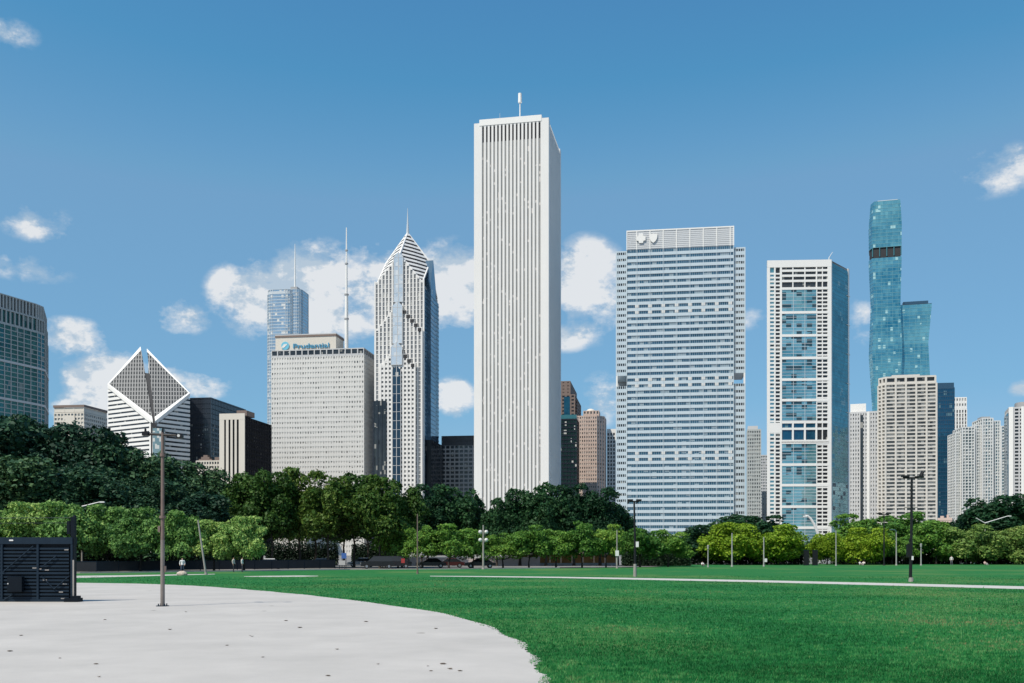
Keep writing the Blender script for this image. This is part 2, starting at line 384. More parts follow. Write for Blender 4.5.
def b_diamond():
    Fp = Vector((PX(153.5, 838), 838)); Lp = Vector((PX(107.5, 872), 872)); Rp = Vector((PX(190, 866), 866))
    B1 = Vector((PX(140.5, 905), 905)); B2 = Vector((PX(146.8, 903), 903))
    root = empty('diamond_tower', (Fp.x, Fp.y, 0))
    tag(root, 'white tower with a slanted diamond shaped roof split down the middle', 'tower')
    zF = PZ(421, 838); zL = PZ(384, 872); zR = PZ(393, 866); zB1 = PZ(346.5, 905); zB2 = PZ(348.5, 903)
    sh = 1.6
    Fl = Fp + Vector((-0.9, 0.8)); Fr = Fp + Vector((1.1, 0.6))
    roofm, nt, b = new_mat("slatted sloping glass roof")
    tc = N(nt, "ShaderNodeTexCoord"); sep = N(nt, "ShaderNodeSeparateXYZ"); nt.links.new(tc.outputs["Object"], sep.inputs[0])
    sx = math_node(nt, 'FRACT', math_node(nt, 'MULTIPLY', math_node(nt, 'ADD', sep.outputs[0], math_node(nt, 'MULTIPLY', sep.outputs[1], 0.35)), 0.42))
    sz = math_node(nt, 'FRACT', math_node(nt, 'MULTIPLY', sep.outputs[2], 0.24))
    isx = math_node(nt, 'LESS_THAN', sx, 0.42); isz = math_node(nt, 'LESS_THAN', sz, 0.22)
    br = math_node(nt, 'MAXIMUM', isx, isz)
    wn = N(nt, "ShaderNodeTexNoise"); wn.inputs["Scale"].default_value = 0.25
    nt.links.new(tc.outputs["Object"], wn.inputs["Vector"])
    col = mixc(nt, br, (0.030, 0.033, 0.035), (0.27, 0.27, 0.265))
    nt.links.new(col, b.inputs["Base Color"]); b.inputs["Roughness"].default_value = 0.35
    b.inputs["Specular IOR Level"].default_value = 0.3
    lw, ld = M['white_paint'], G['dark']
    o = Vector((Fp.x, Fp.y))
    for half, (pts, zs) in enumerate(([(Lp, Fl, B1), (zL, zF, zB1)], [(Fr, Rp, B2), (zF, zR, zB2)])):
        P = [p - o for p in pts]
        core = MB(); inn = offset_poly([tuple(p) for p in P], -0.9)
        a_, b_, c_ = [Vector((P[k].x, P[k].y, zs[k])) for k in range(3)]
        pn = (b_ - a_).cross(c_ - a_)
        core.prism(inn, 0, [a_.z - (pn.x*(q[0] - a_.x) + pn.y*(q[1] - a_.y))/pn.z - 2.6 for q in inn]); core.build('wall', M['white_paint'], root)
        e = (0, 1)
        # sloping roof with white edge frame
        tri = [Vector((P[k].x, P[k].y, zs[k])) for k in range(3)]
        c = sum(tri, Vector())/3
        nrm = (tri[1]-tri[0]).cross(tri[2]-tri[0]).normalized()
        if nrm.z < 0: nrm = -nrm
        inn3 = [t + (c - t)*0.06 for t in tri]
        f_, b2_ = ((1, 2) if half == 0 else (0, 2))
        inn3[f_] = tri[f_] + (tri[b2_] - tri[f_])*0.055; inn3[b2_] = tri[b2_] + (tri[f_] - tri[b2_])*0.05
        slit_edge = 1 if half == 0 else 2
        r = MB()
        r.add([tuple(v - nrm*0.3) for v in inn3] + [tuple(v - nrm*1.5) for v in inn3], [(0, 1, 2), (5, 4, 3), (0, 1, 4, 3), (1, 2, 5, 4), (2, 0, 3, 5)])
        r.build('sloping_roof', roofm, root)
        fr = MB()
        vs = [tuple(v) for v in tri] + [tuple(v) for v in inn3] + [tuple(v - Vector((0, 0, 3.2))) for v in tri] + [tuple(v - nrm*1.2) for v in inn3]
        fs = []
        for k in range(3):
            j = (k+1) % 3
            if k != slit_edge: fs += [(k, j, 3+j, 3+k), (6+k, 6+j, j, k), (3+k, 3+j, 9+j, 9+k)]
        fr.add(vs, fs)
        fr.build('roof_edge', lw, root)
        # striped wall below, clipped by the slanted edge
        a, bq = (P[0], P[1]); za, zb = zs[0], zs[1]
        L = (bq - a).length; d = (bq - a)/L; nv = Vector((d.y, -d.x))
        fh = 3.75
        wallmb = MB()
        def sheet(z0, z1, dep, m, s0=0.0, s1=L):
            q = [(s0, z0), (s1, z0), (s1, z1), (s0, z1)]
            # clip under the sloping line
            def top(s): return za + (zb - za)*s/L - 4.0
            pts2 = []
            qq = q
            out = []
            for i in range(4):
                p, p2 = qq[i], qq[(i+1) % 4]
                fp, fq = top(p[0]) - p[1], top(p2[0]) - p2[1]
                if fp >= 0: out.append(p)
                if (fp >= 0) != (fq >= 0):
                    t = fp/(fp - fq); out.append((p[0] + (p2[0]-p[0])*t, p[1] + (p2[1]-p[1])*t))
            if len(out) < 3: return
            f3 = [(a.x + d.x*s + nv.x*dep, a.y + d.y*s + nv.y*dep, z) for s, z in out]
            b3 = [(a.x + d.x*s - nv.x*0.85, a.y + d.y*s - nv.y*0.85, z) for s, z in out]
            k = len(out)
            m.add(f3 + b3, [tuple(range(k))] + [(i, k+i, k+(i+1) % k, (i+1) % k) for i in range(k)])
        i = 0; z = 30.0
        while z < max(za, zb):
            sheet(z, z + fh*0.60, 0.0, wallmb)
            g = MB(); sheet(z + fh*0.60, z + fh, -0.5, g, 0.4, L - (4.5 if half == 0 else 0.5))
            if g.f: g.build('window_band', ld, root)
            z += fh
        if half == 0: sheet(0, 400, 0.05, wallmb, L - 4.5, L)
        wallmb.build('spandrel_panel', lw, root)
    sl = MB(); t0, t1 = 0.0, 0.66
    La, Lb = Fl - o, B1 - o; Ra, Rb = Fr - o, B2 - o
    q = []
    for t in (t0, t1):
        a = La.lerp(Lb, t); za_ = zF + (zB1 - zF)*t; b_ = Ra.lerp(Rb, t); zb_ = zF + (zB2 - zF)*t
        q += [(a.x - 1.5, a.y, za_ - 1.6), (b_.x + 1.5, b_.y, zb_ - 1.6)]
    sl.add([q[0], q[1], q[3], q[2]] + [(x, y + 0.5, 60) for x, y, z in (q[0], q[1], q[3], q[2])], [(0, 1, 2, 3), (0, 4, 5, 1), (2, 6, 7, 3), (1, 5, 6, 2), (3, 7, 4, 0)])
    sl.build('slit_infill', M['dark_recess'], root)
    # glazed notch between the halves
    nb = MB(); m1 = Fl - o; m2 = Fr - o
    nb.box(m1.x + 0.2, m2.x + 6.0, 0.2, 8, 0, zF - 6); nb.build('glazed_corner', G['paleteal'], root)

def b_black():
    s = Site('office_block', 'black glass block with a plain dark side, right of the diamond roofed tower', 'office block', 189, 211, 880, 246)
    H = s.z(399)
    grid_tower(s.root, s.poly, 0, H - 22, 28, [10, 24], M['black_glass_wall'], G['dark'], sp=0.4, pw=0.4, rec=0.3)
    grid_tower(s.root, s.poly, H - 21.6, H, 5, [10, 24], M['black_glass_wall'], G['dark'], sp=0.85, pw=0.4, rec=0.3, parapet=1.0, bands=False, wname='crown')

def b_striped():
    s = Site('office_block', 'cream pier fronted block with a dark side and brown rooftop box', 'office block', 220, 245, 800, 271.5)
    H = s.z(415)
    grid_tower(s.root, s.poly, 0, H - 2, 27, [5, 16], M['matte_black'], G['black'], sp=0.35, pw=0.5, rec=0.4, parapet=0.5)
    mb = MB(); W = s.W
    for a, b in ((-0.1, 3.6), (5.0, 7.0), (8.5, 10.2), (11.7, 13.4), (15.0, 19.6)):
        mb.box(a*W/19.5, b*W/19.5, -0.9, -0.2, 0, H + 0.6)
    mb.box(-0.15, W*1.006, -0.95, -0.15, H - 4, H + 0.9)
    mb.build('pier_front', M['cream'], s.root)
    mb = MB(); mb.box(W*0.5, W - 2, 8, 24, H + 0.3, H + 4.5); mb.build('rooftop_box', M['brown'], s.root)

def b_old():
    s = Site('old_building', 'low old brownish building with stepped gable beside the cream pier fronted block', 'old building', 196, 222, 840, D=20)
    H = s.z(462)
    grid_tower(s.root, s.poly, 0, H, 22, [10, 8], M['cream'], G['dark'], sp=0.45, pw=0.9, rec=0.4)
    W = s.W
    mb = MB()
    for k, (a, b, h) in enumerate(((0.1, 0.6, 2.5), (0.18, 0.5, 4.2), (0.26, 0.42, 5.8))):
        mb.box(W*a, W*b, 0.5 + k*0.3, 5, H + 0.2, H + h)
    mb.build('stepped_gable', M['brown'], s.root)
    mb = MB(); mb.box(W*0.68, W*0.95, 2, 9, H + 0.3, H + 4); mb.build('rooftop_box', M['brown'], s.root)

def rounded(x0, x1, y0, y1, r, k=5):
    pts = []
    for cx, cy, a0 in ((x0+r, y0+r, 180), (x1-r, y0+r, 270), (x1-r, y1-r, 0), (x0+r, y1-r, 90)):
        for i in range(k+1):
            a = math.radians(a0 + 90*i/k); pts.append((cx + r*math.cos(a), cy + r*math.sin(a)))
    return pts

def b_silver():
    s = Site('glass_tower', 'silver blue rounded glass tower with a spire, behind the pale slab with a rooftop sign', 'glass tower', 265, 304.5, 1340, D=40)
    H1 = s.z(290); H2 = s.z(286.5); W = s.W
    grid_tower(s.root, rounded(0, W*0.70, 0, 34, 10), 0, H1 - 6, 84, [1], M['silver'], G['silver'], sp=0.22, pw=0.35, rec=0.25, parapet=0.8)
    grid_tower(s.root, rounded(0.6, W*0.7 - 0.6, 0.6, 33, 10), H1 - 5, H1, 1, [1], M['silver'], G['silver'], sp=0.6, pw=0.8, parapet=0.4, wname='crown')
    grid_tower(s.root, rounded(W*0.42, W*0.87, 5, 42, 8), 0, H2 - 4, 84, [1], M['silver'], G['silver'], sp=0.25, pw=0.35, rec=0.25, parapet=0.8, wname='rear_wall')
    mb = MB(); mb.box(W*0.55, W*0.72, 14, 24, H2 - 4, H2 + 2); mb.build('rooftop_box', M['grey_conc'], s.root)
    mb = MB(); x = s.t(295, 20)
    mb.path([(x, 20, H2), (x, 20, s.z(265, v=20)), (x, 20, s.z(245, v=20))], [1.3, 0.9, 0.35], 8); mb.build('spire', M['white_paint'], s.root)

def text_mesh(body, size, extrude):
    cu = bpy.data.curves.new('lettering', 'FONT'); cu.body = body; cu.size = size; cu.extrude = extrude
    cu.align_x = 'LEFT'; cu.offset = size*0.012
    ob = bpy.data.objects.new('lettering_src', cu); C.objects.link(ob)
    dg = bpy.context.evaluated_depsgraph_get()
    me = bpy.data.meshes.new_from_object(ob.evaluated_get(dg))
    C.objects.unlink(ob); bpy.data.objects.remove(ob)
    return me

def b_slab_sign():
    s = Site('office_slab', 'broad pale limestone slab with small square windows, blue rooftop sign and tall mast', 'office slab', 271.3, 364, 900, 376)
    H = s.z(350.5); W, D = s.W, s.D
    grid_tower(s.root, s.poly, 0, H - 7.0, 40, [36, 16], M['limestone'], G['punched'], sp=0.56, pfrac=0.52, rec=0.35, proud=0.05, roof=None, parapet=0.4)
    grid_tower(s.root, offset_poly(s.poly, -0.15), H - 6.5, H - 0.8, 1, [15, 6], M['pale_grey'], G['dark'], sp=0.3, pw=1.0, rec=0.5, parapet=0.9, bandname='attic_window_band', wname='attic')
    x0, x1 = s.t(275.5, 6), s.t(336, 6); zt = s.z(335, v=6)
    d2 = 22
    ph = MB(); ph.box(x0, x1, 6, 6 + d2, H - 1, zt - 2.6); ph.build('penthouse', M['cream'], s.root)
    ph = MB(); ph.box(x0 - 0.4, x1 + 0.4, 5.6, 6.4 + d2, zt - 2.6, zt - 0.9); ph.build('penthouse_louvre', M['brown'], s.root)
    ph = MB(); ph.box(x0 - 0.2, x1 + 0.2, 5.8, 6.2 + d2, zt - 0.9, zt); ph.build('penthouse_cap', M['pale_grey'], s.root)
    sm = plain("sign blue", (0.05, 0.28, 0.46), 0.4); sm2 = plain("sign pale blue", (0.16, 0.50, 0.66), 0.4)
    me = text_mesh("Prudential", 5.4, 0.25); me.name = 'sign_lettering'; me.materials.append(sm)
    xs = [v.co.x for v in me.vertices]; wtxt = max(xs) - min(xs)
    want = s.t(328.5, 5) - s.t(292.5, 5)
    t = bpy.data.objects.new('sign_lettering', me); C.objects.link(t); t.parent = s.root
    t.location = (s.t(292.5, 5), 5.35, H + 2.4); t.rotation_euler = (math.radians(90), 0, 0); t.scale = (want/wtxt, 1.12, 1)
    # round emblem: a blue disc with a slanted white rock
    cxe, cze, re_ = s.t(285, 5), H + 5.0, 3.7
    mb = MB(); mb.tube((cxe, 5.9, cze), (cxe, 5.25, cze), re_, re_, 28); em = mb.build('sign_emblem', sm2, s.root)
    mb = MB()
    for dx, w in ((-2.2, 0.6), (-0.9, 0.8), (0.6, 0.8), (2.0, 0.6)):
        q = [(-2.6 + dx*0.5, -1.8), (-2.6 + dx*0.5 + w, -1.8), (0.5 + dx*0.7 + w, 1.6), (0.5 + dx*0.7, 1.6)]
        f = [(cxe + a, 5.05, cze + b) for a, b in q]; bk = [(cxe + a, 5.25, cze + b) for a, b in q]
        mb.add(f + bk, [(0, 1, 2, 3), (0, 4, 5, 1), (1, 5, 6, 2), (2, 6, 7, 3), (3, 7, 4, 0)])
    mb.build('emblem_stripe', M['white_paint'], em)
    v = 16
    x = s.t(346.5, v); zt = s.z(231, v=v); zb = H
    mb = MB(); mb.tube((x, v, zb), (x, v, zb + 52), 1.75, 1.45, 12); mb.tube((x, v, zb + 52), (x, v, zb + 80), 1.0, 0.95, 10)
    mb.tube((x, v, zb + 80), (x, v, zt), 0.8, 0.45, 8)
    ms = mb.build('mast', M['white_paint'], s.root)
    mb = MB()
    for z, r in ((zb + 30, 2.1), (zb + 52, 2.0), (zb + 80, 1.5), (zb + 92, 1.2)): mb.tube((x, v, z - 0.6), (x, v, z + 0.6), r, r, 12)
    mb.build('mast_ring', M['grey_conc'], ms)

def b_chevron():
    s = Site('spired_tower', 'pale granite tower with stacked chevrons and a pyramid top ending in a spire', 'tower', 375, 423.5, 890, 438.5)
    root, W, D = s.root, s.W, s.D
    zc = s.z(284); zm = s.z(255); v = D/2
    za = s.z(233.5, v=v)
    st, gl, sk = M['white_stone'], G['grey'], G['skyblue']
    body = MB(); body.prism(rectp(0.7, W - 0.7, 0.7, D - 0.7), 0, zc - 1); body.build('core', M['grey_conc'], root)
    nb = 12; bw = W/nb
    FH = 3.95
    def lattice(x0, x1, yf, top, bays, glass, name='wall', zb=0.0, pwf=0.42, spf=0.42, strip='window_strip', dark_below=None):
        w = (x1 - x0)/bays; mb = MB()
        for k in range(bays):
            a = x0 + k*w; h = top(a + w/2)
            mb.box(a - w*pwf/2, a + w*pwf/2, yf, yf + 1.2, zb, min(h, top(a - w*0.01) if k else h) + 0.4)
            z = zb
            while z < h - 1:
                mb.box(a + w*pwf/2, a + w*(1 - pwf/2), yf + 0.25, yf + 1.0, z, min(h, z + FH*spf)); z += FH
            mb.box(a + w*pwf/2, a + w*(1 - pwf/2), yf + 0.1, yf + 1.0, h - 1.6, h)
            g = MB(); g.box(a + w*pwf/2 - 0.02, a + w*(1 - pwf/2) + 0.02, yf + 0.6, yf + 0.95, zb, h - 1.6); g.build(strip, glass, root)
        mb.box(x1 - w*pwf/2, x1 + w*pwf/2, yf + 0.02, yf + 1.2, zb, top(x1 - w/2) + 0.4)
        mb.build(name, st, root)
    c = W/2
    def gable(zmid, zside, half):
        return lambda x: zmid - (zmid - zside)*min(1.0, abs(x - c)/half)
    # main body below the pyramid
    lattice(0, W, 0.0, gable(zm, zc, c), 14, G['palegrey'], spf=0.10)
    # stacked chevron layers standing out in front of it
    def layer(yf, zmid, zs, half, bays, glass, nm, spf=0.5):
        f = gable(zmid, zs, half)
        blk = MB()
        n = bays; w = 2*half/n
        for k in range(n):
            a = c - half + k*w; h = f(a + w/2)
            blk.box(a + 0.01, a + w - 0.01, yf + 0.95, yf + 3.4, 0, h - 0.6)
        blk.build('setback_block', st, root)
        lattice(c - half, c + half, yf, f, bays, glass, nm, pwf=0.45, spf=spf)
        # dark boxes colour in the shaded slots stepping down under the right hand slope
        for k in range(n//2 + 1, n):
            a = c - half + k*w; h = f(a + w/2)
            m_ = MB(); m_.box(a + 0.15, a + w - 0.15, yf - 0.06, yf + 0.9, h - 3.4, h - 0.3); m_.build('shaded_slot', M['dark_recess'], root)
    layer(-3.0, s.z(305), s.z(332), c*0.95, 12, G['palegrey'], 'chevron_wall', 0.14)
    layer(-6.0, s.z(347), s.z(368), c*0.70, 9, G['softdark'], 'chevron_wall')
    # glazed centre bays under each gable
    for yf, zt, zb, hw, m in ((-0.6, zm + 1.5, s.z(303), 4.2, sk), (-3.8, s.z(303), s.z(345), 4.4, sk), (-6.9, s.z(344), s.z(367), 5.0, sk), (-6.8, s.z(368), 0, 3.8, G['navy'])):
        cc = c - 0.6
        mb = MB()
        pts = [(cc - hw, zb), (cc + hw, zb), (cc + hw, zt - hw*0.9), (cc, zt), (cc - hw, zt - hw*0.9)]
        f = [(x, yf, z) for x, z in pts]; bk = [(x, yf + 3.0, z) for x, z in pts]; k = len(pts)
        mb.add(f + bk, [tuple(range(k))] + [(i, k+i, k+(i+1) % k, (i+1) % k) for i in range(k)])
        gb = mb.build('centre_bay', m, root)
        mb = MB()
        for dx in (-hw, 0, hw): mb.box(cc + dx - 0.25, cc + dx + 0.25, yf - 0.15, yf + 0.1, zb, zt - abs(dx)*0.9)
        z = zb
        while z < zt - hw*0.9: mb.box(cc - hw, cc + hw, yf - 0.1, yf + 0.1, z, z + 0.35); z += FH*2
        mb.build('mullion', M['pale_grey'], gb)
    # dark glass infill low on the left
    mb = MB(); mb.box(0.8, c*0.54, -6.5, -1, 0, s.z(402)); mb.build('dark_bay', G['dark'], root)
    for k in range(4):
        x = 0.8 + k*(c*0.54 - 0.8)/3; m_ = MB(); m_.box(x - 0.35, x + 0.35, -6.8, -6.2, 0, s.z(402)); m_.build('bay_pier', M['black_glass_wall'], root)
    # right hand face: blue glass bands with a lighter gabled middle
    g2 = Site.__new__(Site)
    nfl = int((zc - 4)/FH)
    ws = MB()
    for i in range(nfl):
        z = i*FH
        b = MB(); b.box(W - 0.7, W + 0.35, 1.0, D - 1, z + FH*0.38, z + FH); b.build('side_window_band', G['slateblue'], root)
        ws.box(W - 0.7, W + 0.6, 0.9, D - 0.9, z, z + FH*0.38)
    ws.build('side_spandrel', M['blue_spandrel'], root)
    yb = D*0.42
    mb = MB(); hw = 10
    zp = s.z(264, v=D/2)
    pts = [(yb - hw, 0), (yb + hw, 0), (yb + hw, zp - 22), (yb, zp), (yb - hw, zp - 22)]
    f = [(W + 3.0, y, z) for y, z in pts]; bk = [(W - 4, y, z) for y, z in pts]; k = 5
    mb.add(f + bk, [tuple(range(k))] + [(i, (i+1) % k, k+(i+1) % k, k+i) for i in range(k)])
    sb = mb.build('side_bay', glass_mat("blue side bay glass", (0.06, 0.13, 0.20), (0.15, 0.24, 0.32), bfrac=0.03, metal=0.5, cw=3, ch=3.95), root)
    mb = MB()
    for i in range(nfl): mb.box(W + 2.8, W + 3.2, yb - hw, yb + hw, i*FH, i*FH + 0.7)
    mb.build('bay_spandrel', M['blue_spandrel'], sb)
    mb = MB(); mb.prism(rectp(W - 1, W + 5.5, 6, D - 3), 0, s.z(440)); mb.build('side_base', G['black'], root)
    # pyramid: ridges run from the apex to the middle of each face
    ap = Vector((W/2, D/2, za)); e_ = 1.35; cor = [Vector((e_, e_, zc)), Vector((W-e_, e_, zc)), Vector((W-e_, D-e_, zc)), Vector((e_, D-e_, zc))]
    mid = [Vector((W/2, e_, zm)), Vector((W-e_, D/2, zm)), Vector((W/2, D-e_, zm)), Vector((e_, D/2, zm))]
    dk = MB()
    for i in range(4):
        m0 = mid[i - 1]; m1 = mid[i]; k = cor[i]
        dk.add([tuple(ap), tuple(m0), tuple(k), tuple(m1)], [(0, 1, 2), (0, 2, 3)])
    for i in range(4):
        a, b = cor[i], cor[(i+1) % 4]
        dk.add([tuple(a), tuple(b), tuple(mid[i])], [(0, 1, 2)])
    dk.build('pyramid_roof', M['dark_recess'], root)
    sl = MB()
    # pale steps over the dark pyramid, each a ring of four folded strips
    n = 13
    for i in range(n):
        t0 = i/n; t1 = t0 + 0.50/n
        for q in range(4):
            m0 = mid[q - 1]; m1 = mid[q]; k = cor[q]
            for (p0, p1) in ((m0, k), (k, m1)):
                nrm = (p0 - ap).cross(p1 - ap).normalized()
                if nrm.z < 0: nrm = -nrm
                o1 = nrm*0.45
                # strips stay level: cut each triangle by height
                lo = min(p0.z, p1.z); zz0 = lo + (za - lo)*t0; zz1 = lo + (za - lo)*t1
                tri = [tuple(ap), tuple(p0), tuple(p1)]
                pl = clip_poly(clip_poly(tri, 2, zz0, True), 2, zz1, False)
                if len(pl) < 3: continue
                top = [Vector(p) + o1 for p in pl]; kk = len(pl)
                sl.add([tuple(p) for p in top] + [tuple(p) for p in pl], [tuple(range(kk))] + [(a, (a+1) % kk, kk+(a+1) % kk, kk+a) for a in range(kk)])
    sl.build('pyramid_step', st, root)
    rg = MB()
    for p in mid: rg.tube(tuple(ap), tuple(p), 0.5, 1.3, 6)
    for i in range(4):
        rg.tube(tuple(mid[i]), tuple(cor[i]), 0.9, 0.9, 6); rg.tube(tuple(mid[i]), tuple(cor[(i+1) % 4]), 0.9, 0.9, 6)
    rg.build('roof_ridge', st, root)
    mb = MB(); mb.path([(W/2, D/2, za - 2), (W/2, D/2, za + 8), (W/2, D/2, s.z(209, v=v))], [1.5, 0.8, 0.12], 8); mb.build('spire', M['silver'], root)

def b_darkgrid():
    s = Site('office_block', 'dark grey block with a concrete window grid, left of the tallest white tower', 'office block', 441, 482, 950, D=40)
    H = s.z(446)
    grid_tower(s.root, s.poly, 0, H, 26, [9, 8], M['grey_conc'], G['dark'], sp=0.36, pw=1.0, rec=0.7, roof=None, parapet=0.2)
    grid_tower(s.root, offset_poly(s.poly, -0.5), H + 0.4, s.z(436.5), 2, [9, 8], M['dark_metal'], G['dark'], sp=0.7, pw=0.5, rec=0.4, parapet=0.5, wname='crown', bands=False)

def b_white_tall():
    s = Site('office_tower', 'tallest tower, plain white with thin vertical window strips and a rooftop aerial', 'office tower', 474, 548.7, 778, 561, rot=11)
    root, W, D = s.root, s.W, s.D
    z1 = s.z(123.7); zl = s.z(143)
    st = M['white_stone']
    mb = MB(); mb.prism(rectp(0.9, W - 0.9, 0.9, D - 0.9), 0, z1 - 2)
    cw = s.t(481) + 0.2
    corners = [(0, cw, 0, cw), (W - cw, W, 0, cw), (W - cw, W, D - cw, D), (0, cw, D - cw, D)]
    for a, b, c, d in corners: mb.box(a, b, c, d, 0, z1)
    mb.build('wall', st, root)
    nb = 16
    for side in range(4):
        L = (W if side % 2 == 0 else D) - 2*cw
        w = L/nb
        pm = MB()
        pts = [((cw, 0), (W - cw, 0)), ((W, cw), (W, D - cw)), ((W - cw, D), (cw, D)), ((0, D - cw), (0, cw))][side]
        for k in range(nb + 1):
            h = w*0.27
            s0, s1 = max(0, k*w - h), min(L, k*w + h)
            if k in (0, nb): s0, s1 = (0, h*0.7) if k == 0 else (L - h*0.7, L)
            pm.edge_box(pts[0], pts[1], s0, s1, -0.88, 0.0 + 0.02*side, 0, z1 - 2.2)
        pm.build('pier', st, root)
        if side in (0, 1, 3):
            for k in range(nb):
                g = MB(); g.edge_box(pts[0], pts[1], k*w + w*0.265, (k+1)*w - w*0.265, -0.89, -0.62, 0, zl); g.build('window_strip', G['aon'], root)
                g = MB(); g.edge_box(pts[0], pts[1], k*w + w*0.265, (k+1)*w - w*0.265, -0.89, -0.80, zl, z1 - 3); g.build('louvre', M['dark_recess'], root)
    cap = MB(); cap.box(cw - 1.5, W - cw + 0.2, -0.25, D + 0.1, z1 - 2.2, s.z(120.4)); cap.build('roof_cap', M['white_paint'], root)
    x = s.t(520, 25); v = 25; zr = s.z(120.4)
    mb = MB(); mb.tube((x, v, zr), (x, v, s.z(105, v=v)), 0.5, 0.45, 8)
    mb.tube((x, v, s.z(106, v=v)), (x, v, s.z(97, v=v)), 1.55, 1.4, 12); mb.build('aerial', M['white_paint'], root)
    mb = MB()
    rnd = random.Random(3)
    for k in range(14):
        xx = cw + rnd.random()*(W - 2*cw); yy = 2 + rnd.random()*20; mb = MB(); mb.tube((xx, yy, zr - 0.2), (xx, yy, zr + 1.5 + rnd.random()*4), 0.16, 0.1, 5); mb.build('roof_antenna', M['pale_grey'], root)

def b_brown():
    s = Site('apartment_tower', 'brown apartment tower with a stepped balcony side, behind the tallest white tower', 'apartment tower', 552, 575, 1045, 581)
    H = s.z(382.5)
    W = s.W
    grid_tower(s.root, s.poly, 0, H - 14, 44, [5, 8], M['brown'], G['dark'], sp=0.5, pw=2.2, rec=0.5)
    grid_tower(s.root, rectp(0, W*0.8, 0, s.D), H - 13.6, H, 4, [4, 6], M['brown'], G['dark'], sp=0.75, pw=3.0, rec=0.5, wname='crown', bands=False)
    mb = MB()
    for i in range(40): mb.box(W + 0.1, W + 2.0, 4, 14, H - 20 - i*3.2, H - 18.9 - i*3.2)
    mb.build('balcony', M['brown'], s.root)
    mb = MB(); mb.box(W*0.52, W*0.78, -0.35, 0.1, s.z(425), s.z(397)); mb.build('glazed_strip', G['deepblue'], s.root)

def b_greenglass():
    s = Site('glass_block', 'dark green glass block wedged between the tallest white tower and the pink tower', 'glass block', 550, 577, 930, D=25)
    H = s.z(415)
    grid_tower(s.root, s.poly, 0, H - 5, 34, [8, 8], M['black_glass_wall'], glass_mat("dark green glass", (0.01, 0.03, 0.03), (0.03, 0.07, 0.06), bfrac=0.04, metal=0.3), sp=0.3, pw=0.4, rec=0.3)
    mb = MB(); mb.prism(offset_poly(s.poly, -0.4), H - 3.7, H); mb.build('crown', M['teal_spandrel'], s.root)

def b_pink():
    s = Site('stone_tower', 'pink stone tower with chamfered corners and a domed roof pavilion', 'stone tower', 576, 601.5, 985, D=32)
    W, D = s.W, s.D; H = s.z(417)
    ch = 5.0
    poly = [(ch*0.2, 0.5), (W*0.3, 0), (W*0.82, 0), (W + 2.5, 8), (W + 3.0, D), (0, D)]
    grid_tower(s.root, poly, 0, H, 36, [3, 6, 3, 6, 8, 8], M['pink'], G['apt'], sp=0.48, pfrac=0.5, rec=0.4)
    p2 = rectp(W*0.28, W*0.9, 2, D*0.6)
    grid_tower(s.root, p2, H + 0.4, H + 5.5, 1, [5, 4], M['pink'], G['apt'], sp=0.5, pfrac=0.5, rec=0.4, wname='pavilion_wall', parapet=0.8)
    mb = MB(); mb.ball((W*0.55, D*0.32, H + 5.5), 5.0, 16, 10, 1.0, 1.0, 0.75); mb.build('dome', M['cream'], s.root, smooth=True)

def b_white_small():
    s = Site('office_block', 'white block with dark window columns, squeezed left of the broad blue glass tower', 'office block', 607, 621, 1015, D=28)
    H = s.z(429)
    grid_tower(s.root, s.poly, 0, H - 4, 32, [5, 6], M['white_paint'], G['dark'], sp=0.3, pw=1.0, rec=0.5, parapet=4)

